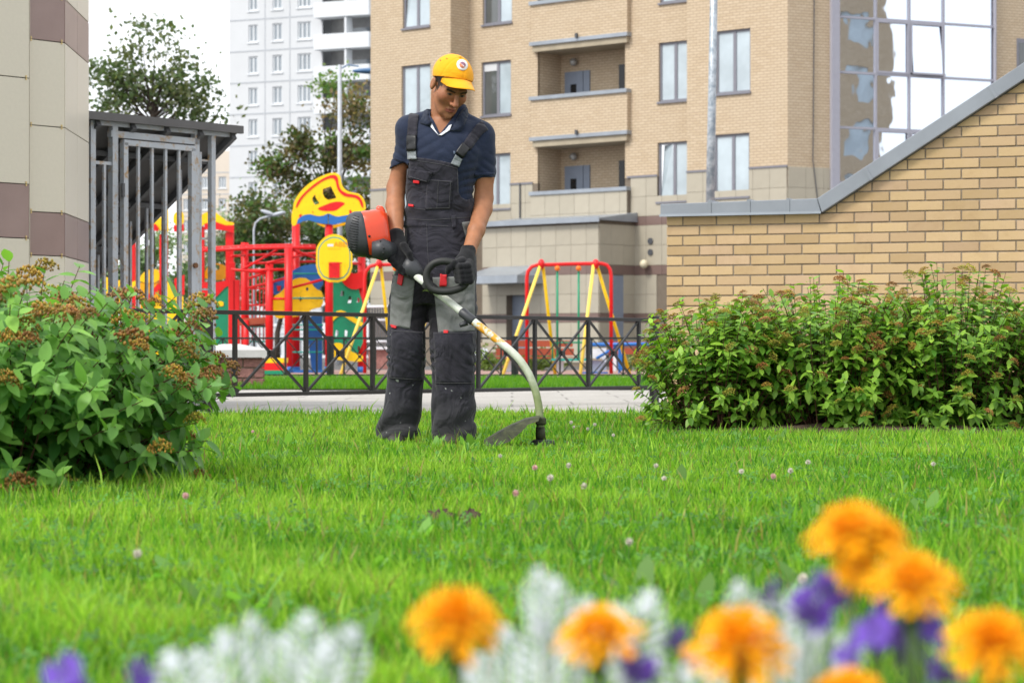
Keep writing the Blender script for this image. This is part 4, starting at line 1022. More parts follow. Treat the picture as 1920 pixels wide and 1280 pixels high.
def head_fn(X, Y, Z):
    a, b, c = head_local(X, Y, Z); A = np.abs(a); e = lambda ca, cb, cc, r, aa=A: ell(aa - ca, b - cb, c - cc, r)
    d = e(0, -.012, .045, (.0745, .096, .092))
    d = smin(d, e(0, .030, -.035, (.060, .060, .086)), .03)
    d = smin(d, e(0, .054, -.088, (.034, .034, .030)), .026)                 # jaw
    d = smin(d, caps(A, b, c, (.050, .002, -.050), (.024, .058, -.098), .013, .014), .026)
    d = smin(d, e(0, .083, -.108, (.017, .013, .015)), .014)                 # chin
    d = smin(d, e(.040, .058, -.022, (.026, .026, .024)), .035)             # cheekbones
    d = smin(d, caps(A, b, c, (0, .090, .020), (.046, .074, .020), .011, .008), .014)   # brow
    d = smax(d, -e(.031, .106, .002, (.020, .020, .0125)), .010)             # eye sockets
    d = smin(d, e(.031, .0775, .001, (.0125, .0115, .0105)), .003)          # eyeballs under lids
    d = smax(d, -caps(A, b, c, (.018, .092, -.0015), (.043, .084, .0005), .0022, .0018), .002)   # lid slits
    d = smin(d, caps(A, b, c, (0, .088, .010), (0, .115, -.036), .0075, .0125), .008)    # nose
    d = smin(d, e(.013, .100, -.040, (.009, .011, .008)), .006)
    d = smin(d, e(0, .089, -.0665, (.021, .012, .0075)), .008)                # lips
    d = smin(d, e(0, .088, -.0785, (.017, .012, .0075)), .007)
    d = smax(d, -caps(A, b, c, (0, .103, -.0705), (.025, .087, -.0785), .0018, .0014), .003)
    d = smin(d, e(.077, -.012, -.004, (.011, .019, .031)), .005)            # ears
    d = smax(d, -e(.090, -.005, -.002, (.005, .010, .018)), .004)
    return d
B = Field(m(690, 840, -.30) - .02, m(945, 100, .2) + np.array([.02, .05, .03]), .0038)
ZLoft(TORSO, -.013).into(B, .01)
B.op(head_fn, O - .15, O + .15, .012)
B.cone(O - .045 * fv - .055 * uv, m(831, 236, .015), .050, .058, .016)
B.cone(m(812, 224, .03), m(772, 243, .03), .03, .038, .03); B.cone(m(856, 226, .03), m(897, 257, .03), .03, .038, .03)
B.chain([m(765, 247, .02), m(751, 310, .04), m(743, 352, .05), m(741, 385, .0), m(743, 442, -.10), m(747, 470, -.13)], [.044, .0365, .042, .041, .031, .030], .015)
B.chain([m(905, 262, .02), m(908, 330, .02), m(907, 372, .02), m(905, 392, .0), m(893, 432, -.10), m(879, 472, -.19), m(874, 490, -.23)], [.046, .0445, .042, .042, .037, .030, .029], .015)
for cx_, dd in ((764, 0), (850, -.05)):
    B.chain([m(cx_ + (823 - cx_) * .5, 470, 0), m(cx_, 640, dd), m(cx_ - 6, 815, dd + .02)], [.07, .055, .042], .03)
B.cone(m(805, 460, .01), m(841, 460, .01), .075, .075, .03)
def skin_cols(P):
    c = np.tile(np.array([.335, .148, .074]), (len(P), 1)); a, b, cc = head_local(P[:, 0], P[:, 1], P[:, 2]); A = np.abs(a)
    hd = (np.abs(a) < .11) & (np.abs(b) < .14) & (np.abs(cc) < .17)
    def put(mask, col, f=1.0): f = (np.clip(mask, 0, 1) * f)[:, None] * hd[:, None]; c[:] = c * (1 - f) + np.array(col) * f
    g = lambda ca, cb, ra, rb: np.exp(-(((A - ca) / ra) ** 2 + ((cc - cb) / rb) ** 2)) * (b > .03)
    put(g(.045, -.02, .025, .02), (.40, .13, .075), .5); put(g(0, -.04, .015, .015), (.42, .15, .09), .5)
    lips = (A < .0245) & (cc < -.060 - .42 * A) & (cc > -.0855 + .05 * A) & (b > .075); put(lips * 1.0, (.27, .075, .06), .85)
    brow = (A > .012) & (A < .052) & (np.abs(cc - (.0140 + .17 * A - 2.5 * (A - .03) ** 2 - .002)) < .0055) & (b > .05); put(brow * 1.0, (.012, .009, .008), .9)
    eye = (A > .018) & (A < .0435) & (np.abs(cc - .0006) < .0054 - 16 * (A - .031) ** 2) & (b > .06); put(eye * 1.0, (.035, .025, .022))
    wht = eye & (np.abs(A - .031) > .0065); put(wht * 1.0, (.22, .17, .14), .6)
    hair = ((b < .052 - .25 * np.clip(cc, 0, .1)) & (cc > .012) & (A > .03) & (A < .0785)) | ((b < .0) & (b > -.13) & (cc > -.028) & (A < .074)) | ((b < .035) & (b > .012) & (cc > -.015) & (A > .055)); put(hair * 1.0, (.018, .014, .012), .93)
    stub = np.clip(1 - np.abs(cc + .095) / .03, 0, 1) * (b > .03); put(stub, (.24, .115, .07), .35)
    return c
def skin():
    t = NT('skin'); a = t.new('ShaderNodeVertexColor'); a.layer_name = 'Col'; n = t.noise(25, 4, .6); n2 = t.noise(400, 2, .5)
    t.col(t.mix(1.0, a.outputs[0], t.ramp(n, .25, .75, (.78, .76, .76, 1), (1.14, 1.1, 1.08, 1)), 'MULTIPLY')); t.set(rough=.52, spec=.32)
    t.p.inputs['Subsurface Weight'].default_value = .12; t.p.inputs['Subsurface Radius'].default_value = (.01, .004, .002); t.bump(t.noise(150, 4, .7), .3, .0015); return t.m
person = link('person', B.mesh('person', skin(), skin_cols))
tag(person, 'man in yellow cap, navy polo and charcoal overalls holding the grass trimmer', 'person')

# ------------------------------------------------------------------ navy polo shirt
wv = wave(3, 12, 14, 45); wv2 = wave(8, 9, 9, 22)
Sh = Field(m(715, 440, -.2), m(945, 190, .2) + .02, .0042)
def fs(X, Y, Z):
    sx = X - (833 - 960) / PX; w_ = wv2(X, Y, Z)
    pull = np.sin(70 * (Z * .75 + np.abs(sx) * .75) + 2.4 * w_) * np.exp(-((Z - zpx(275)) / .07) ** 2)          # creases from the collar to the armpits
    side = np.sin(85 * (Z * .9 - sx * .5) + 2.6 * w_) * np.exp(-((Z - zpx(345)) / .10) ** 2) * np.clip(np.abs(sx) / .09, 0, 1.2)
    return .0035 * wv(X, Y * .7, Z * .8) - .0032 * np.abs(pull) - .0045 * np.abs(side) + .002
ZLoft(TORSO, .004).into(Sh, .02, fs)
Sh.cone(m(800, 226, .03), m(766, 240, .03), .045, .058, .03); Sh.cone(m(868, 228, .03), m(900, 250, .03), .045, .058, .03)
cutL = m(752, 308, .03); cutR = m(908, 334, .02)
def sleeve(p, q, r0, r1, nrm):
    p = np.array(p); q = np.array(q)
    def fn(X, Y, Z):
        ab = q - p; t = np.clip(((X - p[0]) * ab[0] + (Y - p[1]) * ab[1] + (Z - p[2]) * ab[2]) / (ab @ ab), 0, 1.3)
        d = np.sqrt((X - p[0] - t * ab[0]) ** 2 + (Y - p[1] - t * ab[1]) ** 2 + (Z - p[2] - t * ab[2]) ** 2) - (r0 + (r1 - r0) * t) + .0028 * wv(X * 1.2, Y, Z) - .0045 * np.abs(np.sin(70 * (Z + .6 * (X - p[0])) + 2.4 * wv2(X, Y, Z))) * np.clip(t * 1.2, 0, 1) + .0022
        return np.maximum(d, (X - q[0]) * nrm[0] + (Y - q[1]) * nrm[1] + (Z - q[2]) * nrm[2])
    Sh.op(fn, np.minimum(p, q) - .08, np.maximum(p, q) + .08, .03)
sleeve(m(768, 246, .02), cutL, .060, .0435, np.array([.38, 0, -.92])); sleeve(m(901, 258, .02), cutR, .066, .0535, np.array([.05, .0, -1.0]))
# collar stand, then neck opening
ZLoft([(196, 843, 31, .078, .02), (206, 841, 35, .084, .02), (224, 838, 40, .09, .02), (234, 836, 44, .094, .02)], 0, 3).into(Sh, .012)
Sh.cone(m(846, 168, -.01), m(832, 224, -.004), .068, .066, .006, 'sub')
tri = [(808, 216), (853, 218), (826, 254)]
def vcut(X, Y, Z):
    xx = 960 + PX * X; yy = HY - (Z - CZ) * PX; d = None
    for i in range(3):
        (x0, y0), (x1, y1) = tri[i], tri[(i + 1) % 3]; L = math.hypot(x1 - x0, y1 - y0); e = ((xx - x0) * (y1 - y0) - (yy - y0) * (x1 - x0)) / L / PX
        d = e if d is None else np.maximum(d, e)
    d = d if float(np.mean(d)) != 0 else d
    return np.maximum(np.where(True, d, d), Y - (MD - .02)) + 0 * Y
lo_, hi_ = m(806, 256, -.16), m(855, 214, -.02)
# orientation of the triangle test: inside must be negative
ccx = (960 + PX * 0); _t = lambda x, y: max(((x - tri[i][0]) * (tri[(i + 1) % 3][1] - tri[i][1]) - (y - tri[i][1]) * (tri[(i + 1) % 3][0] - tri[i][0])) for i in range(3))
if _t(829, 230) > 0: tri = tri[::-1]
Sh.op(vcut, lo_, hi_, .003, 'sub')
def cloth(name, c, sc=700, bump=.25, var=.2, attr=False, rough=.85, n2v=.18, crease=.75):
    t = NT(name); n = t.noise(12, 5, .65); n2 = t.noise(sc, 2, .5); n3 = t.noise(70, 2, .5)
    src = c
    if attr: a = t.new('ShaderNodeVertexColor'); a.layer_name = 'Col'; src = a.outputs[0]
    k = t.ramp(n, .25, .75, (1 - var, 1 - var, 1 - var, 1), (1 + var, 1 + var, 1 + var, 1))
    o = t.mix(1.0, src, k, 'MULTIPLY'); t.col(t.mix(1.0, o, t.ramp(n2, .3, .7, (1 - n2v, 1 - n2v, 1 - n2v, 1), (1 + n2v, 1 + n2v, 1 + n2v, 1)), 'MULTIPLY'))
    t.set(rough=rough, spec=.2, sheen=.12)
    ad = t.new('ShaderNodeMath', operation='ADD'); t.li(n2, ad.inputs[0]); t.li(n3, ad.inputs[1])
    cr = t.noise(8.5, 2, .45, None, 1.8); b1 = t.new('ShaderNodeBump'); b1.inputs['Strength'].default_value = crease; b1.inputs['Distance'].default_value = .03; t.li(cr, b1.inputs['Height'])
    b2 = t.new('ShaderNodeBump'); b2.inputs['Strength'].default_value = bump; b2.inputs['Distance'].default_value = .0018; t.li(ad.outputs[0], b2.inputs['Height']); t.li(b1.outputs[0], b2.inputs['Normal']); t.li(b2.outputs[0], t.p.inputs['Normal']); return t.m
M['navy'] = cloth('navy_pique', (.0150, .022, .046), crease=.18); shirt_me = Sh.mesh('polo_shirt', M['navy'])
shirt = link('polo_shirt', shirt_me, person)

# ------------------------------------------------------------------ overalls
Ov = Field(m(685, 842, -.25) - .01, m(915, 290, .2) + .01, .0045)
bibpoly = [(769, 297), (800, 301), (830, 306), (859, 313), (860, 340), (861, 364), (866, 373), (875, 377), (890, 371), (905, 370), (905, 470), (740, 470), (740, 372), (758, 370), (763, 335), (768, 314)]
bx = np.array(bibpoly, float)
def bibd(X, Z):
    xx = (960 + PX * X) + 0 * Z; yy = (HY - (Z - CZ) * PX) + 0 * X; sh = xx.shape; xr, yr = xx.ravel(), yy.ravel(); d = np.full(len(xr), 1e9)
    for i in range(len(bx)):
        a, b = bx[i], bx[(i + 1) % len(bx)]; ab = b - a; t = np.clip(((xr - a[0]) * ab[0] + (yr - a[1]) * ab[1]) / (ab @ ab), 0, 1)
        d = np.minimum(d, np.hypot(xr - a[0] - t * ab[0], yr - a[1] - t * ab[1]))
    return (np.where(inpoly(xr, yr, bibpoly), -d, d) / PX).reshape(sh)
wo1 = wave(21, 12, 16, 40); wo2 = wave(5, 8, 10, 20)
fo = lambda X, Y, Z: .0032 * wo1(X, Y, Z) - .0022 * np.abs(np.sin(52 * (Z * .35 + X) + 2.5 * wo2(X, Y, Z))) + .005 * np.sin(60 * (Z + .3 * X) + 2.2 * wo2(X, Y, Z)) * np.exp(-((Z - zpx(398)) / .05) ** 2)
tb = ZLoft(TORSO, .013); f0 = tb.fn(fo); lo, hi = tb.box()
Ov.op(lambda X, Y, Z: np.maximum(f0(X, Y, Z), bibd(X, Z)), (lo[0], lo[1], zpx(428)), (hi[0], hi[1], zpx(295)), .004)
HIPS = [(404, 824, 62, .108, .015), (420, 823, 65, .115, .015), (445, 823, 67, .12, .015), (480, 822, 69, .125, .01), (510, 820, 70, .122, .0), (540, 818, 70, .115, -.01), (570, 816, 66, .10, -.01)]
ZLoft(HIPS).into(Ov, .012, lambda X, Y, Z: .004 * wo1(X, Y, Z * .7) - .007 * np.abs(np.sin(46 * (Z * .8 + np.abs(X - (818 - 960) / PX) * .8) + 2.2 * wo2(X, Y, Z))) * np.exp(-((Z - zpx(520)) / .09) ** 2) + .002)
LL = [(480, 786, 33, .10, 0), (520, 771, 37, .095, 0), (550, 768, 36.5, .09, 0), (600, 764, 36, .085, 0), (640, 762, 36.5, .088, -.02), (680, 761, 34, .08, -.01), (720, 758, 33, .08, .02), (760, 752, 36, .085, .03), (800, 747, 39.5, .092, .04), (822, 745, 40, .096, .04)]
RL_ = [(480, 852, 35, .10, 0), (520, 851, 39, .095, -.01), (550, 851, 39.5, .092, -.02), (600, 851, 41.5, .092, -.04), (640, 850, 43, .094, -.07), (680, 852, 40, .088, -.07), (720, 851, 39.5, .088, -.06), (760, 849, 41.5, .092, -.05), (800, 846, 43.5, .098, -.05), (830, 845, 44.5, .102, -.05)]
def legfold(sd, cxp):
    w1 = wave(sd, 10, 12, 34); w2 = wave(sd + 1, 8, 8, 18)
    def f(X, Y, Z):
        x = X - (cxp - 960) / PX
        k = np.exp(-((Z - zpx(672)) / .075) ** 2); h = np.exp(-((Z - zpx(790)) / .09) ** 2); t = np.exp(-((Z - zpx(575)) / .06) ** 2)
        a = np.sin(52 * (Z + .6 * x) + 5.0 * w2(X, Y, Z)); b = np.sin(36 * (Z * .9 - .55 * x) + 2.2 * w2(X, Y, Z)); c = np.sin(60 * (Z - .5 * np.abs(x)) + 2 * w2(X, Y, Z))
        return .0042 * w1(X, Y, Z * .6) - .011 * k * np.abs(a) ** 1.5 - .020 * h * np.abs(b) ** 1.4 - .006 * t * np.abs(c) + .0065 * k + .009 * h
    return f
ZLoft(LL).into(Ov, .02, legfold(31, 762)); ZLoft(RL_).into(Ov, .02, legfold(41, 850))
Ov.cone(m(820, 520, 0), m(812, 590, -.01), .06, .02, .04)
Ov.cone(m(801, 612, -.3), m(801, 612, .3), .006, .006, .02, 'sub')
Ov.op(lambda X, Y, Z: np.maximum(np.abs(X - (801.5 + (zpx(620) - Z) * 8 - 960) / PX) - .009 - np.clip((zpx(640) - Z) * .01, -.006, .003), Z - zpx(606)), m(795, 840, -.25), m(812, 606, .2), .006, 'sub')
CH = (.0235, .0225, .031); GR = (.15, .155, .15); DK = (.010, .009, .012)
GP = [[(735, 515), (778, 523), (769, 617), (731, 610)], [(811, 520), (893, 517), (892, 620), (822, 624)], [(864, 417), (896, 412), (896, 470), (876, 462)]]
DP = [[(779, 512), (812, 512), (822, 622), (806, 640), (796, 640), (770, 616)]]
def ov_cols(P):
    x, y = to_px(P); c = np.tile(np.array(CH), (len(P), 1)); front = P[:, 1] < MD + .05
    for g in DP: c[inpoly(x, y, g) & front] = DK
    rg = np.random.default_rng(2)
    for qx, qy, r in [(857, 668, 1.6), (862, 672, 2), (868, 674, 1.5), (861, 684, 2.5), (868, 683, 2), (875, 684, 1.3), (884, 655, 1.4), (867, 656, 1.2), (745, 713, 2.6), (790, 655, 1), (833, 699, 1.2)] + [(rg.uniform(715, 890), rg.uniform(620, 815), rg.uniform(.5, 1.0)) for _ in range(46)]:
        k = (np.hypot(x - qx, (y - qy) * 1.2) < r) & front; c[k] = (.34, .36, .34)
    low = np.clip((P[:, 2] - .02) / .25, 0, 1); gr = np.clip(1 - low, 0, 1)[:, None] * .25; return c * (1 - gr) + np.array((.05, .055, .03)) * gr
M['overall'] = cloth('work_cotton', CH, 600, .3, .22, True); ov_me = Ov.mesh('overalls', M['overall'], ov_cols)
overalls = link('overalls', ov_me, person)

# ------------------------------------------------------------------ patches laid on the cloth
def bvh_of(*mes):
    V = []; Fc = []; b = 0
    for me in mes:
        V += [v.co.copy() for v in me.vertices]; Fc += [tuple(i + b for i in p.vertices) for p in me.polygons]; b = len(V)
    return BVHTree.FromPolygons(V, Fc)
BV = bvh_of(shirt_me, ov_me); CAMP = Vector((0, 0, CZ))
def hit(x, y, last=None, bv=None):
    d = (W(x, y, MD) - CAMP).normalized(); r = (bv or BV).ray_cast(CAMP, d)
    if r[0] is None or r[0].y > MD + .12 or r[0].y < 8: return (last if last else (W(x, y, MD), Vector((0, -1, 0))))
    return r[0], r[1]
def patch(name, rows, mat, parent, off=.003, th=.003, bv=None, smooth_=True):
    """rows: list of rows of photo points on the cloth; becomes a thin shell that follows it"""
    nr, ncol = len(rows), len(rows[0]); Fv = []; Bk = []; last = None
    for r in rows:
        for x, y in r:
            last = hit(x, y, last, bv); p, n = last; n = n if n.y < 0 else -n; n = (n + Vector((0, -.6, 0))).normalized()
            Fv.append(p + n * (off + th)); Bk.append(p + n * (off - .004))
    g = lambda i, j: i * ncol + j; n = nr * ncol; fs = []
    for i in range(nr - 1):
        for j in range(ncol - 1):
            fs += [(g(i, j), g(i, j + 1), g(i + 1, j + 1), g(i + 1, j)), (n + g(i, j), n + g(i + 1, j), n + g(i + 1, j + 1), n + g(i, j + 1))]
    ring = [g(0, j) for j in range(ncol)] + [g(i, ncol - 1) for i in range(1, nr)] + [g(nr - 1, j) for j in range(ncol - 2, -1, -1)] + [g(i, 0) for i in range(nr - 2, 0, -1)]
    fs += [(a, n + a, n + b, b) for a, b in zip(ring, ring[1:] + ring[:1])]
    mb = MB(); mb.add(Fv + Bk, fs); return mb.build(name, mat, parent, smooth_)
def quad(c, nu=8, nv=6):
    """bilinear grid between four photo corners tl, tr, br, bl"""
    L = lambda a, b, t: (a[0] + (b[0] - a[0]) * t, a[1] + (b[1] - a[1]) * t)
    return [[L(L(c[0], c[3], v / nv), L(c[1], c[2], v / nv), u / nu) for u in range(nu + 1)] for v in range(nv + 1)]
def band(path, w, step=4):
    """strip of half width w around a photo path"""
    pts = []
    for a, b in zip(path, path[1:]):
        n = max(1, int(math.hypot(b[0] - a[0], b[1] - a[1]) / step))
        pts += [(a[0] + (b[0] - a[0]) * i / n, a[1] + (b[1] - a[1]) * i / n) for i in range(n)]
    pts.append(path[-1]); rows = []
    for i, p in enumerate(pts):
        a, b = pts[max(i - 1, 0)], pts[min(i + 1, len(pts) - 1)]; d = math.hypot(b[0] - a[0], b[1] - a[1]) or 1
        nx_, ny_ = -(b[1] - a[1]) / d, (b[0] - a[0]) / d; ww = w[0] + (w[1] - w[0]) * i / (len(pts) - 1) if isinstance(w, tuple) else w
        rows.append([(p[0] + nx_ * ww * t, p[1] + ny_ * ww * t) for t in (1, .5, 0, -.5, -1)])
    return rows
M['charcoal'] = cloth('charcoal_webbing', (.025, .0238, .0325), 600, .3); M['greypanel'] = cloth('grey_work_cotton', GR, 600, .3, .2); M['silver'] = cloth('reflective_grey', (.20, .22, .23), 300, .1)
M['buckle'] = plain('black_plastic', (.010, .010, .011), .4); M['tagred'] = plain('red_label', (.55, .012, .018), .6); M['white_c'] = plain('white_lining', (.66, .67, .72), .8, .1, 200)
patch('strap', band([(776, 215), (774, 232), (773, 256)], 9), M['charcoal'], overalls, .004, .004)
patch('buckle', quad([(764, 254), (781.5, 255), (781, 283), (765, 283)]), M['buckle'], overalls, .006, .008)
patch('strap_end', quad([(765, 283), (780.5, 283), (782, 299), (766, 299)]), M['silver'], overalls, .005, .004)
patch('strap', band([(909, 236), (899, 243), (886, 259), (874, 277)], (10, 9)), M['charcoal'], overalls, .004, .004)
patch('buckle', quad([(867, 268), (880, 279), (867, 297), (853.5, 287)]), M['buckle'], overalls, .006, .008)
patch('strap_end', quad([(854, 290), (866.5, 299), (860, 313), (845, 307)]), M['silver'], overalls, .005, .004)
patch('pocket_flap', quad([(766, 317), (811, 323), (803, 343), (764.5, 333)]), M['charcoal'], overalls, .004, .006)
patch('bib_pocket', quad([(801, 336), (849, 339), (845, 392), (797, 393)], 10, 10), M['charcoal'], overalls, .002, .002)
patch('red_tag', quad([(776, 338), (787, 339), (786.5, 344.5), (776, 343)]), M['tagred'], overalls, .006, .003)
patch('red_tag', quad([(767, 383), (776, 384), (776, 388), (767, 387)]), M['tagred'], overalls, .004, .003)
patch('belt_loop', quad([(846, 405), (853, 404), (855, 427), (848, 428)]), M['charcoal'], overalls, .005, .004)
patch('red_tag', quad([(749, 514), (758, 517), (754, 536), (746, 532)]), M['tagred'], overalls, .006, .004)
patch('red_tag', quad([(825, 514), (838, 515), (837, 537), (824.5, 537)]), M['tagred'], overalls, .006, .004)
patch('red_tag', quad([(733, 608), (744, 611), (743, 616), (735, 614)]), M['tagred'], overalls, .004, .003)
patch('red_tag', quad([(832, 619), (841, 619.5), (840, 625), (832, 625)]), M['tagred'], overalls, .004, .003)
patch('knee_pocket', quad([(734, 618), (793, 622), (792, 712), (731, 708)], 14, 18), M['charcoal'], overalls, .001, .003)
patch('knee_pocket', quad([(813, 623), (889, 622), (888, 718), (817, 719)], 14, 18), M['charcoal'], overalls, .001, .003)
patch('thigh_panel', quad([(735, 515), (778, 523), (769, 617), (731, 610)], 16, 26), M['greypanel'], overalls, .0005, .0015)
patch('thigh_panel', quad([(811, 520), (890, 517), (889.5, 620), (822, 624)], 22, 28), M['greypanel'], overalls, .0005, .0015)
patch('side_panel', quad([(866, 417), (886, 414), (888, 468), (877, 462)], 6, 14), M['greypanel'], overalls, .0005, .0015)
M['thread'] = plain('pale_thread', (.085, .085, .09), .9)
def stitch(path, step=3):
    pts = []
    for a_, b_ in zip(path, path[1:]):
        n = max(1, int(math.hypot(b_[0] - a_[0], b_[1] - a_[1]) / step)); pts += [(a_[0] + (b_[0] - a_[0]) * i / n, a_[1] + (b_[1] - a_[1]) * i / n) for i in range(n)]
    pts.append(path[-1]); out = []; last = None
    for x, y in pts: last = hit(x, y, last, BV2); out.append(last[0] + Vector((0, -.0012, 0)))
    MB().tube(out, .0009, 5).build('stitching', M['thread'], overalls)
BV2 = bvh_of(shirt_me, ov_me, *[c.data for c in overalls.children])
for pth in ([(770, 300), (800, 304), (830, 309), (857, 316)], [(766, 320), (763.5, 332)], [(767, 331), (800, 340.5)], [(803, 338), (847, 341)], [(845, 341), (842, 390)], [(799, 391), (842, 390)], [(822, 340), (819, 391)], [(764, 389), (797, 393)], [(760, 409), (800, 413), (884, 407)], [(800, 420), (801, 460), (804, 500)], [(815, 625), (888, 624)], [(735, 620), (790, 624)], [(818, 718), (888, 718)], [(732, 708), (790, 712)], [(808, 423), (840, 424)], [(858, 320), (858.5, 362)], [(866, 421), (879, 462)]): stitch(pth)
# collar flaps and white placket
M['collar'] = cloth('navy_collar', (.0125, .0185, .037), 500, .3)
cb_ = bvh_of(shirt_me)
patch('collar', [[(804, 205), (808, 206), (811, 207)], [(800, 208), (807, 211), (812, 214)], [(795, 211), (803, 217), (812, 223)], [(791, 223), (800, 228), (810, 232)], [(788.5, 232), (798, 235), (807, 238)]], M['collar'], shirt, .006, .005, cb_)
patch('collar', [[(877, 204), (872, 202), (866, 206)], [(876, 216), (867, 215), (858, 219)], [(873, 229), (863, 229), (853, 231)], [(869, 239), (859, 238.5), (849, 239)], [(865, 247), (854, 246.5), (843, 246)]], M['collar'], shirt, .006, .005, cb_)
bb_ = bvh_of(person.data, shirt_me)
patch('placket', [[(806, 229), (810, 232)], [(807, 238), (815, 243)], [(818, 250), (823, 255)]], M['white_c'], shirt, .004, .003, bb_, False)
patch('placket', [[(842, 236), (847, 234)], [(835, 245), (843, 245)], [(823, 254), (828, 254.5)]], M['white_c'], shirt, .004, .003, bb_, False)
patch('chest_emblem', quad([(850, 283), (854, 284), (853.5, 290), (850.5, 289)], 3, 3), plain('blue_grey_print', (.10, .13, .19), .8), shirt, .001, .0006, cb_)
patch('sleeve_hem', quad([(738.5, 294), (767, 305.5), (766, 310), (737.5, 298.5)], 10, 2), M['navy'], shirt, .001, .002, cb_)
patch('sleeve_hem', quad([(889, 325), (927.5, 323), (927.5, 328), (889, 331)], 10, 2), M['navy'], shirt, .001, .002, cb_)

# ------------------------------------------------------------------ cap
def hl(a, b, c): return Vector(O + HR.T @ np.array([a, b, c]))
Cp = Field(O - .19, O + .21, .0035)
cw = wave(14, 8, 25, 60)
def cap_fn(X, Y, Z):
    a, b, c = head_local(X, Y, Z); d = ell(a, b + .006, c - .055, (.0905, .1105, .0905)) + .0011 * cw(X, Y, Z)
    th = np.arctan2(a, b + .006); sm_ = np.abs((th / (math.pi / 3) + .5) % 1.0 - .5) * (math.pi / 3) * np.sqrt(a * a + (b + .006) ** 2); d = d + .0016 * np.exp(-(sm_ / .0035) ** 2)
    pl = (.036 + .52 * b) - c; d = np.maximum(d, pl)
    inn = ell(a, b + .006, c - .052, (.083, .103, .082)); return smax(d, -inn, .002)
Cp.op(cap_fn, O - .16, O + .18, .001)
M['cap'] = cloth('yellow_cotton', (.80, .345, .008), 500, .12, .05, n2v=.04, crease=.25)
cap_me = Cp.mesh('cap', M['cap']); cap = link('cap', cap_me, person)
vs = []; fs2 = []; nu, nv = 22, 10
for side in (0, 1):
    for j in range(nv + 1):
        v = j / nv
        for i in range(nu + 1):
            u = -1 + 2 * i / nu; a = .076 * u; e = math.sqrt(max(0, 1 - abs(u) ** 2.3))
            b0 = -.006 + .108 * math.sqrt(max(0, 1 - (a / .09) ** 2)) * .90; b = b0 + v * e * (.012 + .92 * (.103 - b0 * .18) - .004)
            c = .036 + .52 * b0 + .002 - 4.0 * a * a * (0.35 + .65 * v) - .004 * v
            vs.append(hl(a, b, c - (.0035 if side else 0)))
nn = (nu + 1) * (nv + 1)
for j in range(nv):
    for i in range(nu):
        q = (j * (nu + 1) + i, j * (nu + 1) + i + 1, (j + 1) * (nu + 1) + i + 1, (j + 1) * (nu + 1) + i); fs2 += [q, tuple(nn + k for k in reversed(q))]
edge = [j * (nu + 1) for j in range(nv + 1)] + [nv * (nu + 1) + i for i in range(1, nu + 1)] + [j * (nu + 1) + nu for j in range(nv - 1, -1, -1)]
fs2 += [(a, b, nn + b, nn + a) for a, b in zip(edge, edge[1:])]
mb = MB(); mb.add(vs, fs2); mb.build('brim', M['cap'], cap, True)
capb = bvh_of(cap_me)
def disc(name, cx_, cy_, rx, ry, ang, mat, off, a0=0, a1=360, r0=0.0, n=20):
    rows = []
    for t in (r0, (r0 + 1) / 2, 1.0):
        rows.append([(cx_ + rx * t * math.cos(R(a0 + (a1 - a0) * i / n)) * math.cos(ang) - ry * t * math.sin(R(a0 + (a1 - a0) * i / n)) * math.sin(ang), cy_ + rx * t * math.cos(R(a0 + (a1 - a0) * i / n)) * math.sin(ang) + ry * t * math.sin(R(a0 + (a1 - a0) * i / n)) * math.cos(ang)) for i in range(n + 1)])
    return patch(name, rows, mat, cap, off, .001, capb)
ea = R(42)
disc('emblem', 866.5, 122.5, 11, 9.6, ea, plain('white_print', (.80, .76, .72), .7, .05), .002)
disc('emblem_half', 866.9, 122.2, 6.2, 5.2, ea, plain('purple_print', (.22, .10, .15), .7, .5, 260), .0026, 180, 360)
disc('emblem_half', 866.7, 122.8, 6.2, 5.2, ea, plain('orange_print_cap', (.50, .17, .09), .7, .45, 240), .0026, 0, 180)
for x, y in ((826, 113.5), (838, 110.5)): disc('eyelet', x, y, 1.1, .9, 0, M['buckle'], .0012, n=8)
p_, n_ = hit(848, 105.5, None, capb); MB().ball(hl(0, -.006, .145), (.008, .008, .005), 10, 6).build('button', M['cap'], cap, True)

# ------------------------------------------------------------------ boots
Bt = Field(m(690, 850, -.32) - .02, m(915, 780, .2), .006)
for cx_, dd in ((747, .04), (845, -.06)):
    Bt.ell(m(cx_, 824, dd), (.048, .06, .05), .02); Bt.cone(m(cx_ - 2, 828, dd), m(cx_ - 6, 831, dd - .16), .045, .04, .02)
link('boots', Bt.mesh('boots', plain('dark_leather', (.03, .025, .02), .6, .2, 30)), person)

# ------------------------------------------------------------------ knitted gloves
def knit():
    t = NT('black_knit'); w = t.new('ShaderNodeTexWave'); w.inputs['Scale'].default_value = 90; w.inputs['Distortion'].default_value = 3; t.li(t.obj(), w.inputs['Vector'])
    t.col(t.mix(w.outputs['Fac'], (.004, .004, .005), (.012, .012, .015))); t.set(rough=.95, spec=.15, sheen=.15); t.bump(w.outputs['Fac'], .5, .004); return t.m
M['knit'] = knit()
G1 = Field(m(715, 525, -.32), m(790, 430, .02), .0028)
G1.cone(m(743, 441, -.10), m(745, 456, -.115), .036, .035, .006)                   # cuff
G1.cone(m(745, 456, -.115), m(748, 484, -.15), .036, .043, .015); G1.cone(m(744, 468, -.14), m(758, 488, -.15), .036, .036, .02)
for i, (x, y) in enumerate(((733, 486), (741, 495), (750, 502), (760, 505))):
    G1.chain([m(x + 4, y - 16, -.175), m(x, y, -.20), m(x + 9, y + 9, -.20), m(x + 15, y + 4, -.165)], [.019, .0165, .0145, .012], .004)
G1.chain([m(757, 462, -.17), m(767, 476, -.195), m(772, 492, -.20)], [.020, .0155, .013], .006)
link('glove', G1.mesh('glove', M['knit']), person)
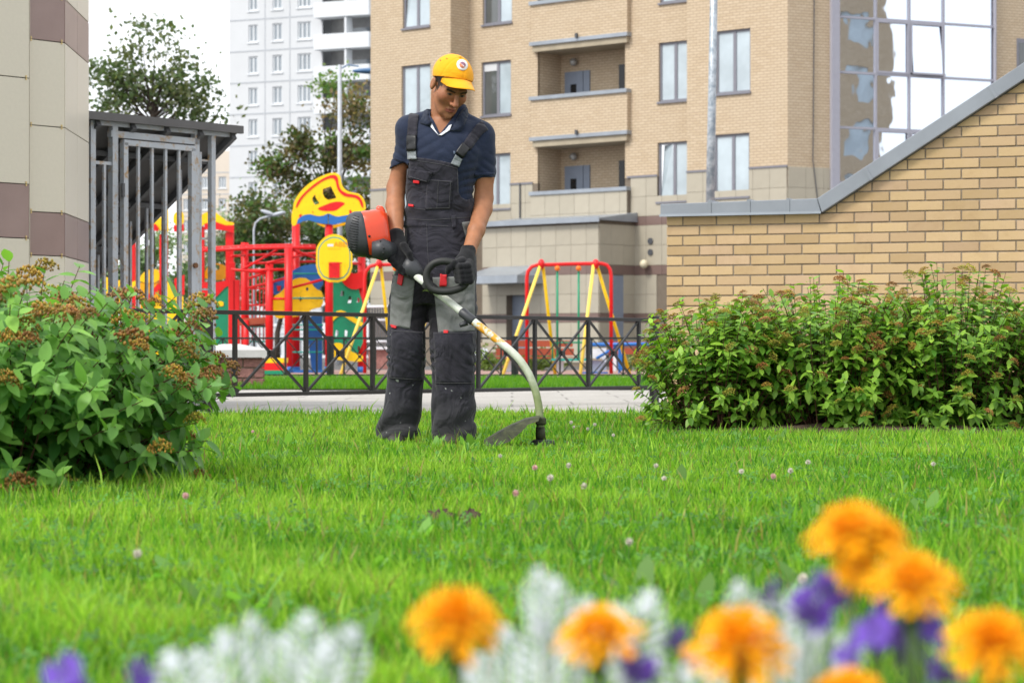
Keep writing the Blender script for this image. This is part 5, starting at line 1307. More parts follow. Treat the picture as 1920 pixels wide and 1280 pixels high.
G2 = Field(m(825, 545, -.48), m(900, 462, -.1), .0028)
G2.cone(m(878, 471, -.19), m(874, 484, -.225), .036, .034, .006)
G2.cone(m(874, 484, -.225), m(869, 506, -.27), .034, .040, .015); G2.cone(m(866, 492, -.25), m(872, 512, -.27), .034, .034, .02)
for i, (x, y) in enumerate(((858, 497), (860, 507), (861, 516), (862, 524))):
    G2.chain([m(x + 22, y - 4, -.28), m(x + 19, y + 2, -.315), m(x + 6, y + 3, -.335), m(x - 4, y + 2, -.315), m(x - 3, y, -.29)], [.019, .0175, .0155, .0135, .012], .004)
G2.chain([m(866, 490, -.28), m(853, 494, -.315), m(842, 503, -.32), m(839, 510, -.315)], [.021, .017, .0145, .012], .006)
link('glove', G2.mesh('glove', M['knit']), person)
# ------------------------------------------------------------------ grass trimmer held by the man
tr = empty('grass_trimmer', W(1013, 836, 10.62), label='orange petrol grass trimmer with curved pale shaft and loop handle held by the man', cat='trimmer')
tr.location.z = 0; to = tr.location.copy()
tp = lambda x, y, D: W(x, y, D) - to
M['torange'] = plain('orange_plastic', (.64, .050, .010), .32, .06, 6, spec=.5, coat=.2); M['tgrey'] = plain('dark_grey_plastic', (.036, .038, .043), .45, .12, 20, bump=.05)
M['trub'] = plain('black_rubber', (.018, .019, .018), .6, .15)
def shaft_mat():
    t = NT('pale_shaft_paint'); g = t.obj(); sp = t.new('ShaderNodeSeparateXYZ'); t.li(g, sp.inputs[0]); n = t.noise(30, 5, .7); n2 = t.noise(9, 3)
    z = sp.outputs[2]
    mr = t.new('ShaderNodeMapRange'); mr.inputs[1].default_value = .50; mr.inputs[2].default_value = .22; t.li(z, mr.inputs[0])
    c = t.mix(t.ramp(n, .35, .7), (.50, .53, .46), (.62, .64, .58)); gr = t.mix(t.ramp(n, .3, .75), (.10, .14, .035), (.21, .25, .10))
    ad = t.new('ShaderNodeMath', operation='MULTIPLY_ADD'); t.li(n2, ad.inputs[0]); ad.inputs[1].default_value = .8; ad.inputs[2].default_value = -.35
    a2 = t.new('ShaderNodeMath', operation='ADD'); a2.use_clamp = True; t.li(mr.outputs[0], a2.inputs[0]); t.li(ad.outputs[0], a2.inputs[1])
    c = t.mix(a2.outputs[0], c, gr)
    st = t.new('ShaderNodeMapRange'); st.inputs[1].default_value = .466; st.inputs[2].default_value = .470; t.li(z, st.inputs[0])
    s2 = t.new('ShaderNodeMapRange'); s2.inputs[1].default_value = .556; s2.inputs[2].default_value = .552; t.li(z, s2.inputs[0])
    mu = t.new('ShaderNodeMath', operation='MULTIPLY'); t.li(st.outputs[0], mu.inputs[0]); t.li(s2.outputs[0], mu.inputs[1])
    m2 = t.new('ShaderNodeMath', operation='MULTIPLY'); t.li(mu.outputs[0], m2.inputs[0]); t.li(t.ramp(t.noise(38, 4, .7), .42, .52), m2.inputs[1])
    t.col(t.mix(m2.outputs[0], c, (.68, .30, .012))); t.set(rough=.4); t.bump(n, .1, .002); return t.m
M['shaft'] = shaft_mat()
def bez(P, n=12):
    out = []
    for i in range(n + 1):
        t = i / n; q = [Vector(p) for p in P]
        while len(q) > 1: q = [a.lerp(b, t) for a, b in zip(q, q[1:])]
        out.append(q[0])
    return out
a, b = tp(778, 515, 10.90), tp(952, 653, 10.72)
path = [a.lerp(b, i / 6) for i in range(6)] + bez([b, tp(985, 679, 10.69), tp(1008, 720, 10.64), tp(1012, 780, 10.62)], 14) + [tp(1013, 800, 10.62), tp(1014, 824, 10.62)]
MB().tube(path, .0170, 14).build('shaft', M['shaft'], tr, True)
c0, c1 = a.lerp(b, .50), a.lerp(b, .64); MB().tube([c0, c0.lerp(c1, .1), c0.lerp(c1, .9), c1], [.018, .0215, .0215, .018], 14).build('coupling', M['tgrey'], tr, True)
k = c0.lerp(c1, .45) + Vector((0, -.0, -.03)); MB().tube([k, k + Vector((-.03, -.01, -.012))], [.013, .009], 8).build('coupling_knob', M['tgrey'], tr, True)
# boot between handle and shaft
MB().tube([tp(757, 493, 10.93), tp(762, 496, 10.93), tp(772, 505, 10.92), tp(783, 514, 10.915), tp(790, 521, 10.91)], [.030, .046, .047, .037, .024], 18).build('front_boot', M['tgrey'], tr, True)
MB().tube([tp(716, 455, 11.02), tp(735, 470, 10.98), tp(760, 495, 10.93)], [.03, .024, .026], 14).build('rear_handle', M['trub'], tr, True)
# loop handle
Lp = [(806, 540), (799, 525), (800, 509), (809, 496), (824, 489.5), (842, 490), (858, 497), (870, 509), (875.5, 521), (874, 532), (864, 540), (848, 545.5), (832, 547), (818, 545), (806, 540)]
Lp = smooth(Lp[:-1], 2); Lq = [tp(x, y, 10.80 - .012 * math.sin((x - 800) / 24)) for x, y in Lp]
MB().tube(Lq + [Lq[0]], .0165, 12, False).build('loop_handle', M['trub'], tr, True)
cl = tp(806, 537, 10.845); MB().tube([cl + (a - b).normalized() * .028, cl - (a - b).normalized() * .028], .0235, 14).build('handle_clamp', M['trub'], tr, True)
rg = random.Random(3); mb = MB()
for i in range(26):
    q = tp(800 + rg.uniform(-3, 14), 540 + rg.uniform(-3, 7), 10.81); d = Vector((rg.uniform(-1, 1), rg.uniform(-1, .2), rg.uniform(-1, .4))) * .012; mb.bar(q, q + d, .0025, .001)
mb.build('grass_clippings', plain('clipping_green', (.16, .25, .04), .7), tr)
# engine
def loft(secs, n=28, p=3.2):
    """rounded box sections: (centre, half height, half depth, axis tilt)"""
    mb = MB(); vs = []
    for c, hh, hd, tl in secs:
        c = Vector(c); upv = Vector((math.sin(tl), 0, math.cos(tl)))
        for i in range(n):
            an = 2 * math.pi * i / n; cs, sn = math.cos(an), math.sin(an)
            e = (abs(cs) ** p + abs(sn) ** p) ** (-1 / p); vs.append(c + upv * (sn * e * hh) + Vector((0, cs * e * hd, 0)))
    m_ = len(secs); fs = [(i * n + k, i * n + (k + 1) % n, (i + 1) * n + (k + 1) % n, (i + 1) * n + k) for i in range(m_ - 1) for k in range(n)]
    fs += [tuple(range(n - 1, -1, -1)), tuple((m_ - 1) * n + k for k in range(n))]; mb.add(vs, fs); return mb
ED = 11.0; e = lambda x, y: tp(x, y, ED); pm = ED / F; T = R(-9)
eng = loft([(e(680, 439), 42 * pm, .098, T), (e(690, 440), 45 * pm, .105, T), (e(697, 440), 45.5 * pm, .105, T), (e(712, 436), 44 * pm, .10, T), (e(722, 432), 38 * pm, .092, T), (e(730, 430), 31 * pm, .08, T)]).build('engine_body', M['torange'], tr, True)
cov = loft([(e(651, 444), 20 * pm, .055, T), (e(655, 442), 33 * pm, .082, T), (e(662, 440.5), 40 * pm, .097, T), (e(672, 439.5), 43 * pm, .104, T), (e(684, 439.5), 43.5 * pm, .108, T), (e(689, 440), 43 * pm, .107, T), (e(690, 440), 40 * pm, .10, T)]).build('starter_cover', M['tgrey'], tr, True)
ebv = bvh_of(cov.data)
def on_cover(x, y):
    p0 = CAMP - to; d = (W(x, y, ED) - CAMP).normalized(); r = ebv.ray_cast(p0, d); return r[0] if r[0] else tp(x, y, ED - .09)
for i in range(15):
    y = 403 + i * 4.7; x0 = 650.5 + 14 * max(0, (444 - y) / 44) ** 1.5 + 10 * max(0, (y - 450) / 30) ** 2; x1 = 673 - i * .25
    pts = [on_cover(x0 + (x1 - x0) * t, y + 7 * t * .6) + Vector((0, -.001, 0)) for t in (.08, .3, .55, .8, 1)]
    MB().tube(pts, .0021, 6).build('grille_slot', M['buckle'], cov, True)
mb = loft([(e(707, 398), 9 * pm, .03, T), (e(711, 396), 11 * pm, .034, T), (e(719, 397), 10 * pm, .034, T), (e(723, 400), 7 * pm, .028, T)]); mb.build('plug_cover', M['torange'], tr, True)
MB().tube([e(700, 470) + Vector((0, -.11, 0)), e(720, 470) + Vector((0, -.108, 0)), e(736, 470) + Vector((0, -.07, 0))], [.036, .05, .034], 18).build('clutch_cover', M['tgrey'], tr, True)
dk = loft([(e(688, 476), 8 * pm, .075, T), (e(715, 476), 8 * pm, .075, T)]); dk.build('fuel_tank', M['trub'], tr, True)
for x, y in ((717, 455), (723, 468), (722, 477)): MB().ball(e(x, y) + Vector((0, -.155, 0)), (.0045, .003, .0045), 8, 6).build('screw', M['buckle'], tr, True)
MB().ball(e(695, 445) + Vector((0, -.106, 0)), (.006, .004, .006), 8, 6).build('screw', M['buckle'], tr, True)
# cutting head and guard
def stained():
    t = NT('grass_stained_plastic'); n = t.noise(28, 5, .75); t.col(t.mix(t.ramp(n, .35, .68), (.008, .010, .005), (.05, .058, .018))); t.set(rough=.75); t.bump(n, .5, .006); return t.m
M['stain'] = stained()
gtop = [(1012, 781), (985, 786), (960, 797), (935, 810), (915, 822), (907, 828)]; bot = [(1010, 789), (990, 796), (978, 809), (955, 828), (925, 838), (909, 838)]
mb = MB(); rows = []
for (x0, y0), (x1, y1) in zip(gtop, bot):
    rows.append([tp(x0, y0, 10.50), tp(x0, y0 - 3, 10.62), tp(x0, y0, 10.76), tp(x1, y1, 10.78), tp(x1, y1 - 2, 10.775), tp(x0, y0 + 2.2, 10.755), tp(x0, y0 - .8, 10.62), tp(x0, y0 + 2.2, 10.505), tp(x1, y1 - 2, 10.482), tp(x1, y1, 10.478)])
n = 10; vs = [p for r in rows for p in r]; fs = [(i * n + k, i * n + (k + 1) % n, (i + 1) * n + (k + 1) % n, (i + 1) * n + k) for i in range(len(rows) - 1) for k in range(n)]
fs += [tuple(range(n - 1, -1, -1)), tuple((len(rows) - 1) * n + k for k in range(n))]; mb.add(vs, fs); mb.build('guard', M['stain'], tr)
MB().box(tp(1014, 789, 10.62), (.046, .06, .034)).build('guard_clamp', M['stain'], tr, bevel=.006)
MB().tube([tp(1013, 800, 10.62), tp(1014, 826, 10.62)], [.0195, .0225], 14).build('gear_sleeve', M['stain'], tr, True)
MB().tube([tp(1017, 824, 10.6), tp(1017, 827, 10.6), tp(1018, 836, 10.6), tp(1018, 839, 10.6)], [.04, .052, .052, .042], 18).build('line_head', M['trub'], tr, True)
# ------------------------------------------------------------------ foliage materials
def leafmat(name, tr=.35, rough=.45, rnd=.25, vary=.15, spec=.3):
    t = NT(name); a = t.new('ShaderNodeVertexColor'); a.layer_name = 'Col'
    k = t.ramp(t.rnd(), 0, 1, (1 - rnd, 1 - rnd * .8, 1 - rnd, 1), (1 + rnd, 1 + rnd * .7, 1 + rnd * .4, 1))
    c = t.mix(1.0, a.outputs[0], k, 'MULTIPLY'); t.col(c); t.set(rough=rough, spec=spec)
    tl = t.new('ShaderNodeBsdfTranslucent'); g = t.mix(1.0, c, (1.5, 1.65, .7), 'MULTIPLY'); t.li(g, tl.inputs[0])
    mx = t.new('ShaderNodeMixShader'); mx.inputs[0].default_value = tr; t.li(t.p.outputs[0], mx.inputs[1]); t.li(tl.outputs[0], mx.inputs[2]); t.li(mx.outputs[0], t.out.inputs[0]); return t.m
M['grass'] = leafmat('grass_blade', .48, .5, 0, .1); M['leaf'] = leafmat('shrub_leaf', .36, .42, .22); M['treeleaf'] = leafmat('tree_leaf', .38, .55, 0)
M['bark'] = plain('bark', (.065, .05, .04), .9, .3, 5, bump=.4, bscale=20); M['twig'] = plain('red_brown_twig', (.10, .045, .028), .8, .25, 30)

# ------------------------------------------------------------------ grass: blades as one mass
def blades(name, X, Y, hgt, wid, cols, rng, lean=.55, z0=.003):
    n = len(X); az = rng.uniform(0, 6.283, n); ln = hgt * rng.uniform(.1, lean, n); fa = rng.normal(0, .75, n)        # faces mostly turned to be seen edge or flat
    dx, dy = np.cos(az) * ln, np.sin(az) * ln; wx, wy = np.cos(fa) * wid / 2, np.sin(fa) * wid / 2
    V = np.zeros((n, 5, 3), np.float32)
    V[:, 0] = np.stack([X - wx, Y - wy, np.full(n, z0)], 1); V[:, 1] = np.stack([X + wx, Y + wy, np.full(n, z0)], 1)
    mx_, my_, mz = X + dx * .35, Y + dy * .35, hgt * .58
    V[:, 2] = np.stack([mx_ + wx * .85, my_ + wy * .85, mz], 1); V[:, 3] = np.stack([mx_ - wx * .85, my_ - wy * .85, mz], 1)
    V[:, 4] = np.stack([X + dx, Y + dy, hgt * (1 - .25 * (ln / hgt) ** 2)], 1)
    b = np.arange(n)[:, None] * 5
    q = b + np.array([[0, 1, 2, 3]]); t = b + np.array([[3, 2, 4]])
    C = np.repeat(cols, 5, 0).reshape(n, 5, 3).copy(); C[:, :2] *= np.array([.9, .88, .8]); C[:, 4] *= np.array([1.12, 1.08, 1.0])  # roots darkened in colour, standing in for shade between blades; tips slightly lighter
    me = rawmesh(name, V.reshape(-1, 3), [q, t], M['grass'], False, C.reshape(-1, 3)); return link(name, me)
rng = np.random.default_rng(11)
def field2(seed, lo, hi, n=9):
    r = np.random.default_rng(seed); a = r.uniform(0, 6.28, n); k = r.uniform(lo, hi, n); p = r.uniform(0, 6.28, n)
    return lambda x, y: sum(np.sin(k[i] * (np.cos(a[i]) * x + np.sin(a[i]) * y) + p[i]) for i in range(n)) / math.sqrt(n)
fA, fB, fC = field2(1, 1.5, 5), field2(2, 4, 14), field2(3, 10, 30)
N = 640000
u = rng.random(N); D0, D1 = 1.7, 16.17
Yg = D0 * (D1 / D0) ** (u ** .78)                       # denser towards the camera, where single blades show
hw = .215 * Yg + .35 + .5 * rng.random(N); Xg = rng.uniform(-1, 1, N) * hw
a_, b_, c_ = fA(Xg, Yg), fB(Xg, Yg), fC(Xg, Yg)
keep = rng.random(N) < np.clip(.70 + .25 * b_ + .18 * c_, .22, 1); bedR = ((Xg - 1.95) / 1.45) ** 2 + ((Yg - 12.85) / .74) ** 2 < 1 + .12 * c_; keep &= ~bedR
clod = ((Xg + .14) / .07) ** 2 + ((Yg - 5.8) / .10) ** 2 < 1; keep &= ~(clod & (rng.random(N) < .75))
Xg, Yg, a_, b_, c_ = (q[keep] for q in (Xg, Yg, a_, b_, c_)); n = len(Xg)
hg = np.clip(.040 + .005 * a_ + .008 * b_ + .007 * c_ + rng.normal(0, .010, n), .012, .2)
tall = rng.random(n) < .02; hg[tall] += rng.uniform(.02, .06, tall.sum()); edge = Yg > 15.5; hg[edge] *= rng.uniform(.8, 1.5, edge.sum())
nb = (np.hypot((Xg + 1.45) / 1.1, (Yg - 7.6)) < 1.0); hg[nb] *= rng.uniform(.9, 1.35, nb.sum())
mown = ((Xg - .02) / .36) ** 2 + ((Yg - 10.45) / .5) ** 2 < 1; hg[mown] *= .62
wg = (.0023 + .00027 * Yg) * rng.uniform(.5, 1.7, n)
base = np.array([.128, .290, .016]); yl = np.array([.27, .43, .055]); dk_ = np.array([.048, .175, .016]); st_ = np.array([.27, .24, .085])
mixv = np.clip(.45 + .20 * a_ + .16 * b_ + .08 * c_ + rng.normal(0, .33, n), 0, 1)[:, None]
cg = np.where(mixv < .5, dk_ + (base - dk_) * mixv * 2, base + (yl - base) * (mixv - .5) * 2)
dry = rng.random(n) < .07; cg[dry] = st_ * rng.uniform(.7, 1.1, (dry.sum(), 1)); cg = cg * rng.uniform(.70, 1.35, (n, 1))
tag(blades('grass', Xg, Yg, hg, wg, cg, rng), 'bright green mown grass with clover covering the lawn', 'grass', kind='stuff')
n2 = 60000; Y2 = rng.uniform(27.95, 37.6, n2); X2 = rng.uniform(-1, 1, n2) * (.22 * Y2 + 2); m2 = rng.uniform(.2, 1, (n2, 1))
tag(blades('grass', X2, Y2, rng.uniform(.05, .12, n2), rng.uniform(.008, .016, n2), (dk_ * (1 - m2) + base * m2), rng, z0=.012), 'strip of green grass between the two black fences', 'grass', kind='stuff')
# clover leaves in the lawn
nc = 9000; Yc = 2.6 * (14.3 / 2.6) ** (rng.random(nc) ** .8); Xc = rng.uniform(-1, 1, nc) * (.215 * Yc + .5); ok = fB(Xc * .7 + 3, Yc * .7) + .5 * fC(Xc, Yc) > .15; Xc, Yc = Xc[ok], Yc[ok]; nc = len(Xc)
hc = rng.uniform(.028, .062, nc); V = np.zeros((nc, 3, 4, 3), np.float32); az = rng.uniform(0, 6.28, nc); rl = rng.uniform(.008, .014, nc)
tx, ty = rng.normal(0, .3, nc), rng.normal(-.45, .3, nc)
for k in range(3):
    an = az + k * 2.094
    for j, (r, da) in enumerate(((0.05, 0), (.75, -.52), (1.15, 0), (.75, .52))):
        ex, ey = np.cos(an + da) * rl * r, np.sin(an + da) * rl * r; V[:, k, j] = np.stack([Xc + ex, Yc + ey, hc + ex * tx + ey * ty * -1], 1)
Cc = np.repeat((np.array([.075, .20, .034]) * rng.uniform(.7, 1.7, (nc, 1)))[:, None, :], 12, 1).reshape(-1, 3)
tag(link('clover_leaves', rawmesh('clover_leaves', V.reshape(-1, 3), np.arange(nc * 12).reshape(-1, 4), M['grass'], False, Cc)), 'small dark clover leaves scattered through the lawn', 'clover', kind='stuff')

# broad-leaved weeds flat in the grass
nw = 130; Yw = 3.0 * (13.5 / 3.0) ** rng.random(nw); Xw = rng.uniform(-1, 1, nw) * (.215 * Yw + .4); WV = []; WC = []
for i in range(nw):
    L0 = rng.uniform(.04, .085); a0 = rng.uniform(0, 6.28); cw_ = np.array([.13, .27, .05]) * rng.uniform(.7, 1.5)
    for k in range(rng.integers(3, 7)):
        a = a0 + k * 1.3 + rng.normal(0, .2); d = np.array([math.cos(a), math.sin(a)]); p = np.array([-d[1], d[0]]); el = rng.uniform(.5, 1.1); L = L0 * rng.uniform(.7, 1.2); w = L * .22; o = np.array([Xw[i], Yw[i]])
        q = [(0, .15), (.45, 1), (.8, .7), (1, .05)]; pts = []
        for t, ww in q:
            c = o + d * L * t * math.cos(el); z = .01 + L * t * math.sin(el); pts.append([(*(c - p * w * ww), z), (*(c + p * w * ww), z)])
        for (l0, r0), (l1, r1) in zip(pts, pts[1:]): WV += [l0, r0, r1, l1]; WC += [cw_] * 4
tag(link('broad_leaved_weeds', rawmesh('broad_leaved_weeds', np.array(WV), np.arange(len(WV)).reshape(-1, 4), M['grass'], True, np.array(WC))), 'broad pale weed leaves scattered through the lawn', 'weeds', kind='stuff')

# ------------------------------------------------------------------ clover flowers
r3 = random.Random(5)
M['clover'] = plain('clover_white', (.58, .53, .46), .8, .15, 200); M['cloverp'] = plain('clover_pink', (.62, .36, .36), .8, .15, 200); M['stem'] = plain('green_stem', (.08, .16, .03), .6)
def clover_mesh(mat, sd):
    rr = random.Random(sd); mb = MB()
    for i in range(46):
        z = 1 - 2 * (i + .5) / 46; an = i * 2.4; q = math.sqrt(1 - z * z); d = Vector((q * math.cos(an), q * math.sin(an), z)); s_ = d.orthogonal().normalized() * .0022
        t_ = d.cross(s_.normalized()) * .0022; b0 = d * .004; tip = d * (.0105 + rr.uniform(0, .002)) + Vector((0, 0, .002)); mb.add([b0 + s_, b0 + t_, b0 - s_, tip], [(0, 1, 3), (1, 2, 3), (2, 0, 3)])
    return mb.mesh('flower_head', mat)
CM = [clover_mesh(M['clover'], i) for i in range(2)] + [clover_mesh(M['cloverp'], 7)]
for i, (x, y, v, wh) in enumerate(((1003, 877, 2, 'just below the trimmer head'), (1032, 896, 0, 'below and right of the trimmer head'), (1095, 912, 0, 'in open lawn under the far end of the fence'), (1150, 816, 0, 'near the lawn edge left of the right-hand bushes'), (1115, 796, 0, 'highest of the cluster right of the trimmer head'), (1102, 804, 1, 'middle one of the cluster right of the trimmer head'), (1071, 792, 0, 'upper one right beside the trimmer guard clamp'), (1076, 801, 1, 'lower one of the pair right beside the trimmer shaft end'), (1245, 897, 0, 'straight below the left end of the right-hand bushes'), (1390, 884, 0, 'below the middle of the first right-hand bush'), (1450, 893, 2, 'below the gap between the right-hand bushes'), (967, 925, 2, 'below the trimmer guard'), (348, 930, 2, 'at the foot of the left bush'), (258, 1038, 1, 'alone in the lawn below the left bush'), (474, 809, 2, 'beside the tip of the left bush'), (1515, 867, 0, 'in the lawn under the second right-hand bush'), (1180, 1016, 1, 'alone in the lawn above the silver plants'), (1505, 1085, 0, 'just above the topmost purple flower'), (1066, 873, 1, 'right of the trimmer head in short grass'), (938, 855, 1, 'under the tip of the trimmer guard'), (1230, 873, 1, 'nearest to the foot of the leftmost right-hand bush'), (1482, 883, 0, 'next to the pink-tinged one below the right-hand bushes'), (1750, 870, 1, 'furthest right in the lawn below the tallest bush'))):
    hh = r3.uniform(.06, .08); Dc = (CZ - hh) * F / (y - HY); p = W(x, y, Dc)
    f = empty('clover_flower', (p.x, p.y, 0), r3.uniform(0, 6), label=['white clover flower ', 'white clover flower ', 'pink-tinged clover flower '][v] + wh, cat='flower', group=['white clover flowers', 'white clover flowers', 'pinkish clover flowers'][v])
    MB().tube([(0, .004, 0), (.003, 0, hh * .5), (0, 0, hh)], .0011, 5).build('stem', M['stem'], f)
    link('flower_head', CM[v], f, (0, 0, hh), None, (r3.uniform(.75, 1.0),) * 3)
# clods of bare earth
for i, (x, w_, lab) in enumerate(((826, .034, 'larger brown clod of earth in the mown lawn'), (882, .024, 'smaller brown clod of earth right beside the larger one in the lawn'))):
    p = W(x, 1000, 5.75); mb = MB(); mb.ball((0, 0, .012), (w_ * 1.1, .06, .027), 14, 9); me = mb.mesh('earth_clod', M['soil'], True)
    for v in me.vertices: v.co *= 1 + .25 * math.sin(v.co.x * 190 + i) * math.cos(v.co.y * 130) + r3.uniform(-.08, .08)
    tag(link('earth_clod', me, None, (p.x, p.y, .012)), lab, 'soil')

# ------------------------------------------------------------------ leaf shapes
def leaf_base(width=.42, fold=.10, curl=.12, ns=4):
    v = []; f = []
    for i in range(ns + 1):
        t = i / ns; w = width * math.sin(math.pi * min(1, t * .93 + .05)) ** .85 * (1 - .35 * t) * .5 * 1.25; z = -curl * t * t
        v += [(-w, t, z + fold * w * 2), (0, t, z), (w, t, z + fold * w * 2)]
    for i in range(ns):
        a = i * 3; f += [(a, a + 1, a + 4, a + 3), (a + 1, a + 2, a + 5, a + 4)]
    return np.array(v), np.array(f)
def frame_from(d, n):
    d = d / np.linalg.norm(d); n = n - d * (n @ d); n /= np.linalg.norm(n) + 1e-9; x = np.cross(d, n); return np.stack([x, d, n], 1)
def corymb(sd, col, rad=.024):
    rr = random.Random(sd); V = []; Fc = []; C = []
    for i in range(84):
        a = i * 2.4; q = math.sqrt((i + .5) / 84); r = rad * q * rr.uniform(.85, 1.1); c = np.array([r * math.cos(a), r * math.sin(a), .012 * (1 - q * q) + rr.uniform(-.005, .004)]); s_ = rr.uniform(.0018, .0030)
        b = len(V); V += [c + s_ * np.array(o) for o in ((1, 0, 0), (0, 1, 0), (-1, 0, 0), (0, -1, 0), (0, 0, 1), (0, 0, -1.1))]
        Fc += [(b, b + 1, b + 4), (b + 1, b + 2, b + 4), (b + 2, b + 3, b + 4), (b + 3, b, b + 4), (b + 1, b, b + 5), (b + 2, b + 1, b + 5), (b + 3, b + 2, b + 5), (b, b + 3, b + 5)]
        k = rr.uniform(.6, 1.35); C += [np.array(col) * k * np.array([1, rr.uniform(.85, 1.25), 1])] * 6
    return rawmesh('flower_head', np.array(V), np.array(Fc), M['leaf'], False, np.array(C))
HEADS = [corymb(1, (.34, .16, .05)), corymb(2, (.38, .235, .055)), corymb(3, (.38, .32, .06)), corymb(4, (.29, .105, .05)), corymb(5, (.40, .21, .085))]
def shrub(name, bx, by, Rx, Ry, H, nst, npl, ll, seed, label, c0, c1, headp=.6, hs=1.0, top=.45, group=None, z0=0.0, nobj=290, lean=(0, 0), hw_=(0, 1, 2, 3, 4), pl=1.0, skirt=.5, t0=.12):
    rg_ = np.random.default_rng(seed); root = empty(name, (bx, by, z0), label=label, cat='shrub', group=group); LV, LF = leaf_base(.50); var = []
    c0, c1 = np.array(c0), np.array(c1); stems = MB(); Ls = []; hd = []
    for i in range(nst):
        an = rg_.uniform(0, 6.283); q = math.sqrt(rg_.random()); tip = np.array([Rx * q * math.cos(an) + lean[0] * q, Ry * q * math.sin(an) + lean[1] * q, H * (1 - top * q ** 2.2) * rg_.uniform(.72, 1.03)])
        if rg_.random() < skirt:
            q = rg_.uniform(.75, 1.03); zf = rg_.uniform(.02, .85); q *= math.sqrt(max(.2, 1 - (zf - .35) ** 2 * .8)); tip = np.array([Rx * q * math.cos(an) + lean[0] * q, Ry * q * math.sin(an) + lean[1] * q, H * zf])
        q0 = .42 * q * rg_.uniform(.4, 1.5); st = np.array([Rx * q0 * math.cos(an), Ry * q0 * math.sin(an), 0]); mid = st * .55 + tip * .45 + np.array([0, 0, .20 * H * min(1, tip[2] / H + .15)]) + rg_.normal(0, .03, 3) * np.array([1, 1, .3])
        pts = [st * (1 - t) ** 2 + 2 * mid * t * (1 - t) + tip * t * t for t in np.linspace(0, 1, 7)]
        stems.tube(pts, [.0035, .0032, .003, .0026, .0022, .0018, .0013], 5, False)
        npl_i = int(npl * rg_.uniform(.8, 1.2)); ph = rg_.uniform(0, 6.28)
        for k in range(npl_i):
            t = t0 + (1 - t0) * ((k + .5) / npl_i) ** .8; p = st * (1 - t) ** 2 + 2 * mid * t * (1 - t) + tip * t * t; tg = (2 * (mid - st) * (1 - t) + 2 * (tip - mid) * t); tg /= np.linalg.norm(tg) + 1e-9
            s1 = np.cross(tg, [0, 0, 1.0]); s1 = s1 / (np.linalg.norm(s1) + 1e-6) if np.linalg.norm(s1) > .05 else np.array([1.0, 0, 0]); s2 = np.cross(tg, s1)
            g = ph + k * 2.4; out = s1 * math.cos(g) + s2 * math.sin(g); d = out * 1.0 + tg * .35 + np.array([0, 0, -.10]) + rg_.normal(0, .18, 3)
            L = ll * rg_.uniform(.55, 1.25) * (1 - .15 * max(0, t - .8) / .2); nrm = np.array([0, 0, 1.0]) * .8 + tg * .5 + rg_.normal(0, .25, 3)
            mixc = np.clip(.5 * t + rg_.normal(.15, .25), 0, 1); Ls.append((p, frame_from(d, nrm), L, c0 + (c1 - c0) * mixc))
        if rg_.random() < headp: hd.append((tip, rg_.integers(0, len(hw_)), hs * rg_.uniform(.6, 1.25), rg_.normal(0, .25, 2), tg))
    stems.build('stems', M['twig'], root)
    P = np.array([l[0] for l in Ls]); wx = P + np.array([bx, by, z0]); px_, py_ = to_px(wx)
    vis = (px_ > -20) & (px_ < 1940) & (py_ < 1290); score = wx[:, 1] + np.where(vis, 0, 50) - .35 * P[:, 2]; order = np.argsort(score); pick = set(order[:nobj].tolist())
    for i in range(7):
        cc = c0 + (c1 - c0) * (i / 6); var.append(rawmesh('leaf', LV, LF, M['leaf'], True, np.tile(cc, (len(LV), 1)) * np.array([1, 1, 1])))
    AV = []; AF = []; AC = []; b = 0
    for i, (p, Fm, L, c) in enumerate(Ls):
        if i in pick:
            k = int(np.clip(round(float(((c - c0) @ (c1 - c0)) / ((c1 - c0) @ (c1 - c0)) * 6)), 0, 6)); o = link('leaf', var[k], root)
            o.matrix_basis = Matrix.Translation(Vector(p)) @ Matrix([list(Fm[r]) for r in range(3)]).to_4x4() @ Matrix.Scale(L, 4)
        else:
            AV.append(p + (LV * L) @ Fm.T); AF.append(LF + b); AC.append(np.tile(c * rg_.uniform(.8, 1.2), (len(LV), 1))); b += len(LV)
    tag(link('foliage', rawmesh('foliage', np.concatenate(AV), np.concatenate(AF), M['leaf'], True, np.concatenate(AC)), root), kind='stuff')
    for p, k, s_, tl, tg in hd: link('flower_head', HEADS[hw_[k]], root, p + np.array([0, 0, .004]), (tl[0] - .25, tl[1], rg_.uniform(0, 6)), (s_, s_, s_ * pl))
    return root
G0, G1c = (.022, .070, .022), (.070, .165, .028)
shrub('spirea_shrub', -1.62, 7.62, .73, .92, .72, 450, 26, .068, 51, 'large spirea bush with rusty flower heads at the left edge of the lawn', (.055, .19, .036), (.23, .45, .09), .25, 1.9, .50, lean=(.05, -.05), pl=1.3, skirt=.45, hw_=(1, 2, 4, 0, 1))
bed = empty('soil_mound', (1.95, 12.85, 0)); tag(bed, kind='structure'); mb = MB(); mb.ball((0, 0, -.02), (1.5, .76, .075), 40, 10); me = mb.mesh('soil', M['soil'], True)
for v in me.vertices: v.co.z += .012 * math.sin(v.co.x * 21) * math.cos(v.co.y * 17) + r3.uniform(-.004, .004)
link('soil', me, bed)
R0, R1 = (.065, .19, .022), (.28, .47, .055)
shrub('spirea_shrub', 1.08, 12.85, .45, .46, .72, 230, 22, .060, 61, 'looser spirea bush with red stems at the left end of the right-hand row', R0, R1, .42, 1.3, .42, 'spirea bushes before the brick wall', .03, 250, hw_=(1, 2, 2, 0, 4))
